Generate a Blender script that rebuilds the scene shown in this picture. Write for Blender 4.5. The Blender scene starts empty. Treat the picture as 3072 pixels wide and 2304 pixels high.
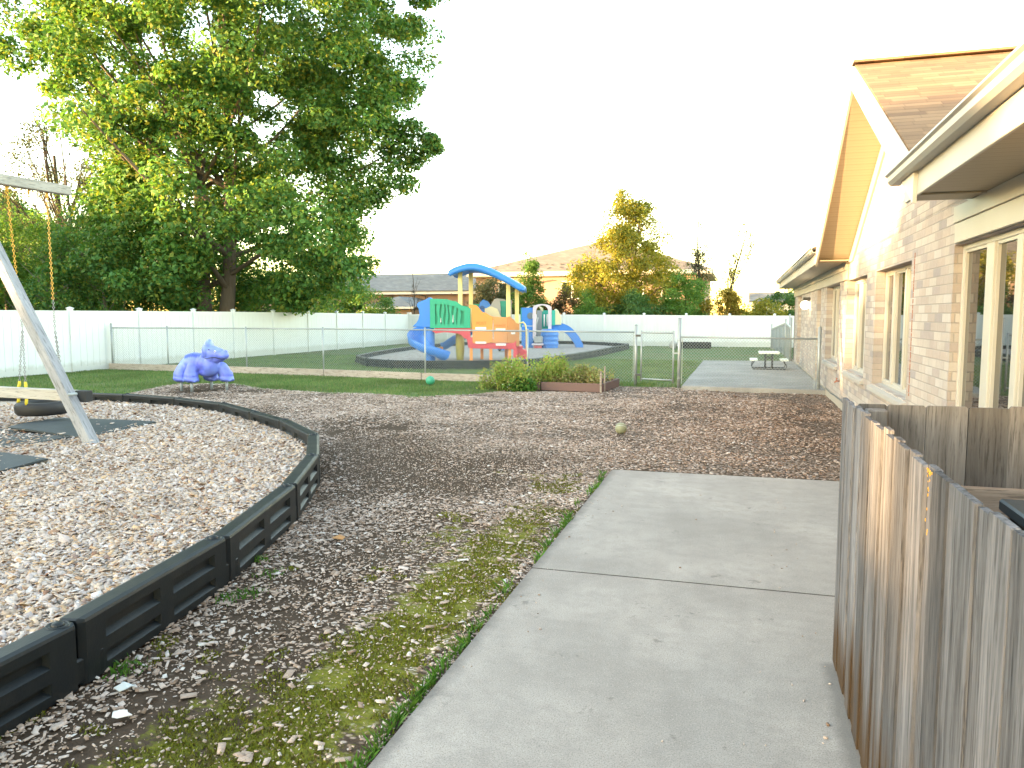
import bpy, bmesh, math, random
import numpy as np
from mathutils import Vector, Matrix, noise as mnoise
R = math.radians
random.seed(7); rng = np.random.default_rng(11)
SC = bpy.context.scene
COL = SC.collection

# ---------------------------------------------------------------- camera, sky, sun, exposure
cam = bpy.data.cameras.new('camera'); cam.sensor_width = 36.0; cam.lens = 27.02
cam.clip_start = 0.05; cam.clip_end = 900
camo = bpy.data.objects.new('camera', cam); COL.objects.link(camo)
camo.location = (0, 0, 1.7); camo.rotation_euler = (R(90 - 5.11), 0, R(16.49))
SC.camera = camo
SUN_EL = 5.6; SUN_DIR = Vector((-0.80, -0.60, 0)).normalized()
w = bpy.data.worlds.new('World'); SC.world = w; w.use_nodes = True
wn = w.node_tree; bg = wn.nodes['Background']
sky = wn.nodes.new('ShaderNodeTexSky'); sky.sky_type = 'NISHITA'; sky.sun_disc = False
sky.sun_elevation = R(SUN_EL); sky.sun_rotation = math.atan2(SUN_DIR.x, SUN_DIR.y)
sky.air_density = 1.0; sky.dust_density = 0.5; sky.ozone_density = 0.1
wn.links.new(sky.outputs[0], bg.inputs[0]); bg.inputs[1].default_value = 0.15
sl = bpy.data.lights.new('sun', 'SUN'); sl.energy = 3.0; sl.angle = R(0.5); sl.color = (1.0, 0.64, 0.30)
so = bpy.data.objects.new('sun', sl); COL.objects.link(so)
sd = Vector((SUN_DIR.x * math.cos(R(SUN_EL)), SUN_DIR.y * math.cos(R(SUN_EL)), math.sin(R(SUN_EL))))
so.rotation_euler = sd.to_track_quat('Z', 'Y').to_euler(); so.location = (0, 0, 30)
SC.view_settings.view_transform = 'Standard'; SC.view_settings.look = 'None'
SC.view_settings.exposure = 3.56; SC.view_settings.gamma = 1.0
SC.render.engine = 'CYCLES'
SC.cycles.max_bounces = 8; SC.cycles.transparent_max_bounces = 8
SC.cycles.use_denoising = True

# ---------------------------------------------------------------- material helpers
class NT:
    def __init__(s, name):
        s.m = bpy.data.materials.new(name); s.m.use_nodes = True
        s.t = s.m.node_tree; s.b = s.t.nodes['Principled BSDF']; s.out = s.t.nodes['Material Output']
    def n(s, ty, **k):
        x = s.t.nodes.new(ty)
        for a, b in k.items(): setattr(x, a, b)
        return x
    def put(s, sock, v):
        if isinstance(v, bpy.types.NodeSocket): s.t.links.new(v, sock)
        elif v is not None:
            if isinstance(v, tuple) and len(v) == 3 and sock.type == 'RGBA': v = (*v, 1)
            sock.default_value = v
    def obj(s): return s.n('ShaderNodeTexCoord').outputs['Object']
    def pos(s): return s.n('ShaderNodeNewGeometry').outputs['Position']
    def rpi(s): return s.n('ShaderNodeNewGeometry').outputs['Random Per Island']
    def mp(s, v, scale=(1, 1, 1), loc=(0, 0, 0), rot=(0, 0, 0)):
        x = s.n('ShaderNodeMapping'); s.put(x.inputs[0], v); x.inputs['Scale'].default_value = scale
        x.inputs['Location'].default_value = loc; x.inputs['Rotation'].default_value = rot; return x.outputs[0]
    def noise(s, v, sc, det=4, ro=.55, dist=0):
        x = s.n('ShaderNodeTexNoise'); s.put(x.inputs['Vector'], v); x.inputs['Scale'].default_value = sc
        x.inputs['Detail'].default_value = det; x.inputs['Roughness'].default_value = ro
        x.inputs['Distortion'].default_value = dist; return x.outputs['Fac']
    def vor(s, v, sc, feat='F1', rnd=1.0, out='Distance'):
        x = s.n('ShaderNodeTexVoronoi', feature=feat); s.put(x.inputs['Vector'], v); x.inputs['Scale'].default_value = sc
        x.inputs['Randomness'].default_value = rnd; return x.outputs[out]
    def white(s, v):
        x = s.n('ShaderNodeTexWhiteNoise', noise_dimensions='3D'); s.put(x.inputs['Vector'], v); return x.outputs['Value']
    def math(s, op, a, b=0.0, c=None):
        x = s.n('ShaderNodeMath', operation=op); s.put(x.inputs[0], a); s.put(x.inputs[1], b)
        if c is not None: s.put(x.inputs[2], c)
        return x.outputs[0]
    def ramp(s, f, stops, interp='LINEAR'):
        x = s.n('ShaderNodeValToRGB'); s.put(x.inputs[0], f); e = x.color_ramp.elements; x.color_ramp.interpolation = interp
        while len(e) > 1: e.remove(e[-1])
        for i, (p, c) in enumerate(stops):
            q = e[0] if i == 0 else e.new(p)
            q.position = p; q.color = (*c, 1) if isinstance(c, tuple) else (c, c, c, 1)
        return x.outputs[0]
    def mix(s, f, a, b, mode='MIX'):
        x = s.n('ShaderNodeMix', data_type='RGBA', blend_type=mode); x.clamp_factor = True
        s.put(x.inputs[0], f); s.put(x.inputs[6], a); s.put(x.inputs[7], b); return x.outputs[2]
    def attr(s, name, out='Color'):
        return s.n('ShaderNodeAttribute', attribute_name=name).outputs[out]
    def sep(s, v):
        x = s.n('ShaderNodeSeparateXYZ'); s.put(x.inputs[0], v); return x.outputs
    def comb(s, x_, y_, z_=0.0):
        x = s.n('ShaderNodeCombineXYZ'); s.put(x.inputs[0], x_); s.put(x.inputs[1], y_); s.put(x.inputs[2], z_); return x.outputs[0]
    def bump(s, h, strength=.4, dist=.01):
        x = s.n('ShaderNodeBump'); s.put(x.inputs['Height'], h); x.inputs['Strength'].default_value = strength
        x.inputs['Distance'].default_value = dist; s.t.links.new(x.outputs[0], s.b.inputs['Normal'])
    def done(s, col=None, rough=.6, metal=0.0, spec=.5):
        s.put(s.b.inputs['Base Color'], col); s.put(s.b.inputs['Roughness'], rough)
        s.b.inputs['Metallic'].default_value = metal; s.b.inputs['Specular IOR Level'].default_value = spec
        return s.m

def sh(c, k): return tuple(min(1, x * k) for x in c)

def plain(name, c, rough=.5, var=.18, sc=3.0, bump=.0, metal=0.0, spec=.5, dirt=.0):
    t = NT(name); p = t.obj()
    f = t.noise(p, sc, 5, .6)
    col = t.mix(t.math('MULTIPLY', t.noise(p, sc * 9, 3), 1.0), sh(c, 1 - var), sh(c, 1 + var))
    col = t.mix(f, col, sh(c, 1 + var * .6))
    if dirt:
        g = t.ramp(t.noise(t.mp(p, (1, 1, .5)), sc * .8, 6, .7), [(.45, 0.0), (.75, 1.0)])
        col = t.mix(t.math('MULTIPLY', g, dirt), col, (.12, .1, .07))
    if bump: t.bump(t.noise(p, sc * 14, 4), bump, .004)
    r = t.math('ADD', t.math('MULTIPLY', f, .2), rough - .1)
    return t.done(col, r, metal, spec)

MAT = {}
def brick():
    t = NT('brick'); s = t.sep(t.pos()); u = t.math('ADD', s[0], s[1]); v = s[2]
    rh, bw = .0905, .30
    row = t.math('FLOOR', t.math('DIVIDE', v, rh)); off = t.math('MULTIPLY', t.math('MODULO', t.math('ABSOLUTE', row), 2.0), .5)
    uu = t.math('ADD', t.math('DIVIDE', u, bw), off); cell = t.math('FLOOR', uu)
    rnd = t.white(t.comb(cell, row, 3.0)); rnd2 = t.white(t.comb(cell, row, 9.0))
    col = t.ramp(rnd, [(0, (.52, .43, .36)), (.22, (.60, .52, .44)), (.42, (.46, .39, .35)), (.52, (.66, .59, .50)), (.7, (.36, .325, .315)), (.8, (.58, .47, .38)), (.92, (.69, .63, .56))], 'CONSTANT')
    p = t.pos(); n = t.noise(p, 26, 5, .65)
    col = t.mix(.34, col, t.mix(n, (.36, .31, .27), (.76, .69, .61)), 'MIX')
    fu = t.math('FRACT', uu); fv = t.math('FRACT', t.math('DIVIDE', v, rh))
    mu = t.math('MINIMUM', fu, t.math('SUBTRACT', 1.0, fu)); mv = t.math('MINIMUM', fv, t.math('SUBTRACT', 1.0, fv))
    mort = t.math('MINIMUM', t.math('MULTIPLY', mu, bw), t.math('MULTIPLY', mv, rh))
    mort = t.math('ADD', mort, t.math('MULTIPLY', t.math('SUBTRACT', t.noise(p, 60, 2), .5), .003))
    m = t.ramp(mort, [(.0035, 0.0), (.0075, 1.0)])
    col = t.mix(m, t.mix(t.noise(p, 5), (.40, .36, .31), (.50, .46, .40)), col)
    st = t.ramp(t.noise(t.mp(p, (1, 1, .35)), 1.3, 5, .6), [(.35, .86), (.7, 1.05)])
    col = t.mix(1.0, t.mix(1.0, col, st, 'MULTIPLY'), (.77, .775, .81), 'MULTIPLY')
    t.bump(t.math('ADD', t.math('MULTIPLY', m, 1.0), t.math('MULTIPLY', n, .5)), .55, .006)
    return t.done(col, .85, 0, .25)
MAT['brick'] = brick()

def shingle(name, cols, rh=.14, vs=2.2):
    t = NT(name); s = t.sep(t.pos()); u = t.math('ADD', s[0], s[1]) if name != 'roof_gable' else s[0]
    v = t.math('MULTIPLY', s[2], vs); row = t.math('FLOOR', t.math('DIVIDE', v, rh))
    uu = t.math('ADD', t.math('DIVIDE', u, .34), t.math('MULTIPLY', t.white(t.comb(row, 2.0, 0.0)), 1.0)); cell = t.math('FLOOR', uu)
    col = t.ramp(t.white(t.comb(cell, row, 5.0)), cols, 'CONSTANT')
    fv = t.math('FRACT', t.math('DIVIDE', v, rh)); fu = t.math('FRACT', uu)
    e = t.math('MULTIPLY', t.ramp(fv, [(.0, .35), (.2, 1.0)]), t.ramp(fu, [(.0, .7), (.05, 1.0)]))
    col = t.mix(1.0, col, e, 'MULTIPLY')
    st = t.ramp(t.noise(t.mp(t.pos(), (.5, .5, 2.5)), 1.2, 5, .7), [(.35, .72), (.6, 1.08)])
    col = t.mix(1.0, col, st, 'MULTIPLY')
    col = t.mix(.35, col, t.mix(t.noise(t.pos(), 90, 2), sh(cols[0][1], .6), sh(cols[0][1], 1.35)))
    t.bump(fv, .5, .01)
    return t.done(col, .9, 0, .2)
MAT['roof_gable'] = shingle('roof_gable', [(0, (.21, .14, .088)), (.3, (.25, .165, .10)), (.55, (.165, .11, .074)), (.75, (.28, .19, .118))], .125, 2.25)
MAT['roof_far'] = shingle('roof_far', [(0, (.20, .17, .14)), (.4, (.235, .20, .165)), (.7, (.175, .15, .125))], .3)
MAT['roof_grey'] = shingle('roof_grey', [(0, (.19, .19, .185)), (.4, (.225, .22, .21)), (.7, (.17, .17, .17))], .3)

MAT['trim'] = plain('cream_trim', (.40, .375, .325), .45, .05, 2.0, .05)
MAT['trim_white'] = plain('white_trim', (.52, .485, .42), .45, .05, 2.0, .05)
def soffit():
    t = NT('soffit'); s = t.sep(t.pos())
    a = t.math('FRACT', t.math('DIVIDE', s[1], .13))
    g = t.ramp(a, [(0, .45), (.06, .95), (.5, 1.0), (.56, .86), (.62, 1.0)])
    col = t.mix(1.0, (.36, .30, .215), g, 'MULTIPLY'); t.bump(a, .2, .004)
    return t.done(col, .5, 0, .3)
MAT['soffit'] = soffit()
MAT['gutter'] = plain('gutter_metal', (.30, .29, .27), .38, .08, 3.0)
MAT['frame'] = plain('window_frame', (.44, .42, .37), .4, .06, 3.0)
MAT['sill'] = plain('sill_stone', (.38, .36, .33), .8, .12, 6.0, .3)
MAT['foundation'] = plain('foundation_concrete', (.36, .32, .26), .9, .15, 4.0, .4)
def glass():
    t = NT('window_glass'); t.b.inputs['IOR'].default_value = 1.9
    return t.done((.018, .019, .018), .015, 0, 1.0)
MAT['glass'] = glass()
MAT['door'] = plain('door_paint', (.50, .46, .40), .5, .05)

def concrete(name, c):
    t = NT(name); p = t.pos()
    a = t.noise(p, .9, 6, .6); b = t.noise(p, 7, 5, .65); c3 = t.noise(p, 160, 2, .6)
    col = t.mix(t.ramp(a, [(.3, 0.0), (.7, 1.0)]), sh(c, .66), sh(c, 1.14))
    col = t.mix(t.math('MULTIPLY', t.ramp(b, [(.38, 1.0), (.56, 0.0)]), .5), col, sh(c, .70))
    col = t.mix(t.ramp(c3, [(.40, .7), (.48, 0.0)]), col, sh(c, .5))
    col = t.mix(t.ramp(t.noise(p, 120, 2), [(.60, 0.0), (.68, .5)]), col, sh(c, 1.35))
    sp = t.ramp(t.math('ADD', t.noise(p, 3.1, 6, .8), t.math('MULTIPLY', t.noise(p, 30, 2), .25)), [(.74, 0.0), (.80, .8)])
    col = t.mix(t.math('MULTIPLY', sp, .7), col, sh(c, .35))
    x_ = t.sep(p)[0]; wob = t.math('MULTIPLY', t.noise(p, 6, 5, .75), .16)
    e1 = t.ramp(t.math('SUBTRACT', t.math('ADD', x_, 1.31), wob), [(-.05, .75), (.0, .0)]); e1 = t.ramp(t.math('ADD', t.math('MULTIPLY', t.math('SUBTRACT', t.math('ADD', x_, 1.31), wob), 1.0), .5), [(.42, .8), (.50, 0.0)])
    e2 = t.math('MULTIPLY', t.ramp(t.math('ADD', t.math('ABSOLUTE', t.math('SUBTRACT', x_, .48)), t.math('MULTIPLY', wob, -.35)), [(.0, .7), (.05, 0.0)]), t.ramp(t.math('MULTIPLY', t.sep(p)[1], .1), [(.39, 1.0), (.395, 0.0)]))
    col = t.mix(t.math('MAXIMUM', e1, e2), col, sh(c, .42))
    ck = t.n('ShaderNodeTexVoronoi', feature='DISTANCE_TO_EDGE'); q_ = t.n('ShaderNodeVectorMath', operation='ADD'); t.put(q_.inputs[0], p); t.put(q_.inputs[1], t.comb(t.math('MULTIPLY', t.noise(p, 3, 6, .75), .5), t.math('MULTIPLY', t.noise(p, 3.7, 6, .75), .5)))
    t.put(ck.inputs['Vector'], q_.outputs[0]); ck.inputs['Scale'].default_value = .55
    crk = t.math('MULTIPLY', t.ramp(ck.outputs['Distance'], [(.0012, 1.0), (.003, 0.0)]), t.ramp(t.noise(p, .8, 2), [(.56, 0.0), (.66, .5)]))
    col = t.mix(crk, col, sh(c, .3))
    t.bump(t.math('ADD', c3, t.math('MULTIPLY', b, .6)), .35, .003)
    return t.done(col, .88, 0, .25)
MAT['concrete'] = concrete('concrete', (.405, .36, .322))
MAT['concrete2'] = concrete('patio_concrete', (.37, .355, .33))

def wood(name, c1, c2, stain=.4, axis='z', sc=1.0, lean=None):
    t = NT(name); p = t.obj(); r = t.rpi()
    if lean: p = t.mp(p, rot=lean)
    k = {'z': (22 * sc, 22 * sc, 1.2), 'x': (1.2, 22 * sc, 22 * sc), 'y': (22 * sc, 1.2, 22 * sc)}[axis]
    q = t.mp(p, k); q2 = t.n('ShaderNodeVectorMath', operation='ADD'); t.put(q2.inputs[0], q)
    t.put(q2.inputs[1], t.comb(t.math('MULTIPLY', r, 37.0), t.math('MULTIPLY', r, 91.0), t.math('MULTIPLY', r, 17.0)))
    g = t.noise(q2.outputs[0], 1.0, 7, .72, .6); g2 = t.noise(q2.outputs[0], 4.5, 4, .7)
    col = t.mix(t.ramp(g, [(.3, 0.0), (.68, 1.0)]), c1, c2)
    col = t.mix(t.math('MULTIPLY', t.ramp(g2, [(.34, 1.0), (.48, 0.0)]), .65), col, sh(c1, .4))
    col = t.mix(1.0, col, t.ramp(r, [(0, .52), (.35, .82), (.7, 1.05), (1, 1.35)]), 'MULTIPLY')
    if stain:
        s = t.sep(t.pos())
        low = t.ramp(t.math('ADD', s[2], t.math('MULTIPLY', t.noise(t.mp(t.pos(), (7, 7, .6)), 1.0, 4), 1.1)), [(.75, 1.0), (1.45, 0.0)])
        low = t.math('MULTIPLY', low, t.ramp(t.noise(t.mp(t.pos(), (9, 9, .3)), 1.0, 4, .6), [(.36, 0.0), (.50, 1.0)]))
        col = t.mix(t.math('MULTIPLY', low, stain), col, (.07, .045, .026))
    t.bump(t.math('ADD', g, t.math('MULTIPLY', g2, .7)), .6, .004)
    return t.done(col, .9, 0, .15)
MAT['wood_grey'] = wood('weathered_fence_wood', (.048, .047, .050), (.215, .213, .228), 1.0)
MAT['wood_brown'] = wood('weathered_brown_wood', (.11, .095, .085), (.22, .20, .185), .0)
MAT['wood_rail'] = wood('rail_wood', (.20, .155, .12), (.38, .31, .255), .0, 'x')
MAT['wood_post'] = wood('swing_post_wood', (.19, .19, .20), (.31, .31, .325), .0, 'z', .5, (0, R(33.5), 0))
MAT['wood_beam'] = wood('swing_beam_wood', (.21, .205, .19), (.36, .355, .335), .0, 'y', .6)
MAT['wood_brace'] = wood('swing_brace_wood', (.30, .28, .25), (.42, .395, .355), .0, 'x', .6)
MAT['wood_board'] = wood('grade_board_wood', (.30, .245, .20), (.42, .355, .30), .0, 'x', .3)
MAT['black_plastic'] = plain('black_plastic', (.0085, .0115, .014), .46, .25, 5.0, .25, spec=.36, dirt=.12)
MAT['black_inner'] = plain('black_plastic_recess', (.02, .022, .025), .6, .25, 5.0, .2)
MAT['rubber_mat'] = plain('rubber_mat', (.035, .043, .047), .62, .3, 4.0, .4, spec=.4)
MAT['tyre'] = plain('tyre_rubber', (.02, .019, .02), .6, .2, 6.0, .2)
def vinyl():
    t = NT('white_vinyl'); p = t.pos(); z = t.sep(p)[2]
    sp = t.ramp(t.math('ADD', z, t.math('MULTIPLY', t.noise(p, 5, 6, .75), -.38)), [(-.08, .35), (.12, 0.0)])
    sp = t.math('ADD', sp, t.math('MULTIPLY', t.ramp(t.noise(t.mp(p, (3, 3, .5)), 1.2, 6, .7), [(.5, 0.0), (.75, 1.0)]), .10))
    col = t.mix(t.noise(p, .9, 3), (.63, .655, .675), (.70, .725, .745))
    return t.done(t.mix(sp, col, (.28, .27, .20)), .36, 0, .5)
MAT['vinyl'] = vinyl()
MAT['galv'] = plain('galvanised_steel', (.33, .355, .36), .45, .15, 8.0, metal=.35)
MAT['wire'] = plain('galvanised_wire', (.30, .33, .33), .5, .1, 8.0, metal=.2)
MAT['slat_grey'] = plain('grey_privacy_slat', (.13, .165, .19), .5, .25, 3.0)
MAT['chain'] = plain('galvanised_chain', (.26, .25, .25), .45, .15, 8.0, metal=.4)
MAT['chain_sun'] = plain('sunlit_gold_chain', (.62, .36, .05), .4, .15, 8.0)  # gold of low sunlight painted into the colour of galvanised chain
MAT['sleeve'] = plain('yellow_chain_sleeve', (.62, .47, .02), .5, .15, 20.0)
MAT['dark_steel'] = plain('dark_steel', (.05, .05, .052), .45, .1, 4.0)
MAT['table_white'] = plain('white_plastic_top', (.72, .74, .66), .5, .05, 4.0)
def plast(n, c, d=.12): MAT[n] = plain(n + '_plastic', c, .42, .09, 1.6, .03, dirt=d)
plast('blue', (.035, .20, .62)); plast('blue_dark', (.02, .085, .25)); plast('green', (.012, .33, .19)); plast('teal', (.02, .36, .29))
plast('orange', (.78, .285, .06)); plast('orange2', (.66, .27, .09), .3); plast('red', (.60, .045, .075)); plast('yellow', (.78, .66, .28)); plast('yellow2', (.42, .36, .06), .3)
plast('cream', (.62, .58, .38)); plast('lilac', (.60, .52, .58)); plast('greyp', (.34, .34, .34)); plast('redseat', (.55, .08, .10)); plast('label', (.78, .74, .72), .02)
def dino():
    t = NT('purple_plastic'); p = t.obj(); z = t.sep(p)
    n = t.noise(p, 2.2, 4, .6)
    col = t.mix(t.ramp(n, [(.35, 0.0), (.65, 1.0)]), (.125, .155, .66), (.20, .30, .80))
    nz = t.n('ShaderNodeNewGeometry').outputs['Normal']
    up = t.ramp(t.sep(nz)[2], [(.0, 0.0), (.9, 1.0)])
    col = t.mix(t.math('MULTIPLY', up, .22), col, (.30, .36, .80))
    t.bump(t.noise(p, 14, 3), .1, .004)
    return t.done(col, .38, 0, .5)
MAT['dino'] = dino()
MAT['ball_green'] = plain('green_rubber', (.06, .34, .20), .5, .08, 6.0)
MAT['ball_olive'] = plain('olive_rubber', (.27, .27, .16), .55, .12, 9.0, dirt=.4)
MAT['planter'] = plain('brown_plastic_board', (.155, .088, .075), .65, .15, 3.0, .2)
MAT['soil'] = plain('soil', (.05, .038, .028), .95, .3, 14.0, .8)
MAT['rust'] = plain('rust_stain', (.30, .12, .07), .9, .3, 20.0)
MAT['white'] = plain('white_eye', (.8, .8, .8), .3, .01)
MAT['black'] = plain('black_paint', (.01, .01, .01), .4, .01)
MAT['lichen'] = plain('orange_lichen', (.50, .27, .03), .95, .3, 30.0)
MAT['peach'] = plain('peach_stucco', (.30, .20, .145), .9, .08, 1.5)
MAT['ac_dark'] = plain('dark_unit_metal', (.02, .022, .024), .5, .2)
MAT['ac_blue'] = plain('unit_lid_metal', (.03, .045, .055), .4, .2)
MAT['paper'] = plain('pale_litter', (.55, .58, .58), .8, .2, 20.0)
MAT['dead_leaf'] = plain('dead_leaf', (.38, .20, .08), .8, .25, 20.0)

def leafmat(name, cols, trans=.35, bark=False):
    t = NT(name); r = t.rpi(); n = t.noise(t.pos(), .55, 3, .6)
    a = t.ramp(r, [(i / max(1, len(cols) - 1), c) for i, c in enumerate(cols)])
    col = t.mix(1.0, a, t.ramp(n, [(.3, .72), (.7, 1.3)]), 'MULTIPLY')
    t.done(col, .55, 0, .3)
    tr = t.n('ShaderNodeBsdfTranslucent'); t.put(tr.inputs[0], t.mix(1.0, col, (1.25, 1.15, .5), 'MULTIPLY'))
    m = t.n('ShaderNodeMixShader'); m.inputs[0].default_value = trans
    t.t.links.new(t.b.outputs[0], m.inputs[1]); t.t.links.new(tr.outputs[0], m.inputs[2]); t.t.links.new(m.outputs[0], t.out.inputs[0])
    return t.m
MAT['maple'] = leafmat('maple_leaves', [(.055, .155, .045), (.08, .205, .06), (.11, .24, .065), (.14, .25, .06), (.24, .26, .045)], .42)
MAT['leaf_dark'] = leafmat('dark_leaves', [(.06, .14, .045), (.09, .19, .06), (.13, .22, .065)], .42)
MAT['leaf_yellow'] = leafmat('yellow_green_leaves', [(.17, .20, .035), (.26, .26, .035), (.34, .29, .035)])
MAT['leaf_bright'] = leafmat('bright_leaves', [(.08, .19, .04), (.115, .245, .05), (.16, .26, .055)], .42)
MAT['leaf_grey'] = leafmat('grey_green_leaves', [(.06, .08, .05), (.09, .105, .06), (.11, .12, .055)])
MAT['leaf_red'] = leafmat('reddish_leaves', [(.09, .07, .04), (.14, .09, .05), (.07, .09, .03)])
MAT['leaf_gold'] = leafmat('gold_leaves', [(.24, .19, .03), (.30, .21, .03), (.17, .18, .03)])
MAT['bed_leaf'] = leafmat('bed_leaves', [(.19, .36, .07), (.31, .46, .10), (.42, .46, .13), (.50, .38, .18)], .45)
MAT['bed_leaf2'] = leafmat('bed_leaves_olive', [(.22, .30, .09), (.34, .36, .13), (.44, .36, .16), (.22, .17, .10)])
MAT['weed'] = leafmat('weed_leaves', [(.05, .15, .02), (.09, .22, .03), (.12, .2, .04)])
MAT['grassblade'] = leafmat('grass_blades', [(.065, .14, .04), (.10, .19, .055), (.15, .22, .07), (.23, .23, .10)], .25)
MAT['mossy'] = leafmat('moss_blades', [(.10, .125, .013), (.17, .195, .016), (.25, .26, .03), (.13, .11, .03), (.10, .075, .03)], .2)
MAT['petal'] = plain('petals', (.75, .72, .65), .6, .05)
def bark(name, c):
    t = NT(name); p = t.obj(); n = t.noise(t.mp(p, (6, 6, 1.2)), 1.5, 6, .7)
    t.bump(n, .8, .03); return t.done(t.mix(n, sh(c, .5), sh(c, 1.4)), .95, 0, .15)
MAT['bark'] = bark('bark', (.16, .13, .11)); MAT['bark_dark'] = bark('bark_dark', (.085, .07, .06)); MAT['bark_pale'] = bark('bark_pale', (.22, .19, .16))

def chipmat(name, cols, bumpy=.3):
    t = NT(name); r = t.rpi(); a = t.ramp(r, cols, 'LINEAR')
    n = t.noise(t.pos(), 70, 3, .7)
    big = t.ramp(t.noise(t.pos(), .8, 4, .6), [(.3, .82), (.7, 1.1)])
    col = t.mix(1.0, t.mix(1.0, a, t.ramp(n, [(.3, .78), (.7, 1.15)]), 'MULTIPLY'), big, 'MULTIPLY')
    return t.done(col, .85, 0, .2)
MAT['chip_light'] = chipmat('light_wood_chips', [(0, (.42, .29, .20)), (.15, (.55, .45, .38)), (.3, (.60, .45, .33)), (.42, (.44, .37, .35)), (.56, (.68, .57, .49)), (.68, (.50, .42, .40)), (.78, (.62, .42, .25)), (.88, (.36, .22, .14)), (.94, (.22, .11, .07)), (1, (.84, .78, .74))])
MAT['chip_mulch'] = chipmat('mulch_chips', [(0, (.23, .15, .10)), (.2, (.38, .275, .21)), (.45, (.52, .405, .335)), (.62, (.62, .505, .435)), (.76, (.36, .25, .18)), (.95, (.58, .50, .45)), (1, (.72, .67, .62))])
MAT['chip_brown'] = chipmat('brown_mulch_chips', [(0, (.14, .08, .05)), (.35, (.28, .165, .11)), (.7, (.40, .27, .19)), (1, (.62, .50, .42))])

def playfill():
    t = NT('chip_fill'); p = t.pos()
    x = t.n('ShaderNodeTexVoronoi', feature='F1'); t.put(x.inputs['Vector'], t.mp(p, (1, 1.6, 1), rot=(0, 0, .4))); x.inputs['Scale'].default_value = 34
    v = t.sep(x.outputs['Color'])[0]
    col = t.ramp(v, [(0, (.44, .33, .24)), (.3, (.64, .53, .43)), (.6, (.58, .49, .42)), (.85, (.74, .66, .57)), (1, (.34, .22, .14))])
    col = t.mix(t.ramp(x.outputs['Distance'], [(.3, 0.0), (.65, .6)]), col, (.16, .12, .085))
    t.bump(x.outputs['Distance'], -.7, .012)
    return t.done(col, .9, 0, .15)
MAT['fill'] = playfill()
def playfill2():
    t = NT('grey_chip_fill'); p = t.pos()
    n = t.noise(p, 16, 4, .8)
    x = t.vor(p, 13, out='Color')
    col = t.mix(t.ramp(t.sep(x)[0], [(0, 0.0), (1, 1.0)]), (.20, .17, .15), (.52, .47, .43))
    col = t.mix(.4, col, t.mix(n, (.18, .155, .14), (.46, .42, .39)))
    return t.done(col, .9, 0, .15)
MAT['fill2'] = playfill2()

def yard():
    t = NT('yard_ground'); p = t.pos(); a = t.attr('zone'); s = t.sep(a)
    g, dk, ms = s[0], s[1], s[2]
    n1 = t.noise(p, 3.0, 6, .65); n2 = t.noise(p, 24, 5, .7)
    dirt = t.mix(n2, (.038, .025, .017), (.11, .076, .052))
    x = t.n('ShaderNodeTexVoronoi', feature='F1'); t.put(x.inputs['Vector'], t.mp(p, (1, 1.5, 1), rot=(0, 0, .5))); x.inputs['Scale'].default_value = 30
    vc = t.sep(x.outputs['Color'])
    chip = t.ramp(vc[0], [(0, (.20, .13, .09)), (.4, (.36, .265, .205)), (.75, (.49, .385, .32)), (1, (.62, .53, .47))])
    cov = t.math('SUBTRACT', t.math('ADD', t.math('MULTIPLY', vc[1], .9), t.math('MULTIPLY', n1, .5)), t.math('MULTIPLY', dk, 1.1))
    cov = t.math('MULTIPLY', t.ramp(cov, [(.42, 0.0), (.5, 1.0)]), t.ramp(x.outputs['Distance'], [(.35, 1.0), (.6, 0.0)]))
    col = t.mix(cov, dirt, chip)
    mcol = t.mix(t.noise(p, 30, 5, .7), (.08, .09, .014), (.24, .235, .022))
    mf = t.ramp(t.math('ADD', t.math('MULTIPLY', ms, 1.0), t.math('MULTIPLY', t.math('SUBTRACT', t.noise(p, 7, 6, .75), .5), 1.5)), [(.42, 0.0), (.62, 1.0)])
    col = t.mix(t.math('MULTIPLY', mf, .9), col, mcol)
    gn = t.noise(p, .7, 5, .6); gf = t.noise(p, 45, 4, .75); gm = t.noise(p, 5.5, 5, .7)
    gc = t.mix(gf, (.06, .10, .035), (.17, .24, .09))
    gc = t.mix(t.math('MULTIPLY', t.ramp(gn, [(.38, 0.0), (.62, 1.0)]), .7), gc, (.19, .17, .085))
    gc = t.mix(t.math('MULTIPLY', t.ramp(gm, [(.35, 1.0), (.55, 0.0)]), .5), gc, (.028, .08, .026))
    gf2 = t.ramp(t.math('ADD', g, t.math('MULTIPLY', t.math('SUBTRACT', t.noise(p, 9, 5, .7), .5), .7)), [(.4, 0.0), (.6, 1.0)])
    col = t.mix(gf2, col, gc)
    t.bump(t.math('ADD', n2, t.math('MULTIPLY', x.outputs['Distance'], -.8)), .7, .015)
    return t.done(col, .95, 0, .12)
MAT['yard'] = yard()
def farland():
    t = NT('far_grass'); p = t.pos(); n = t.noise(p, .4, 5, .6)
    return t.done(t.mix(n, (.04, .075, .02), (.08, .11, .035)), .95, 0, .1)
MAT['far'] = farland()

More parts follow.
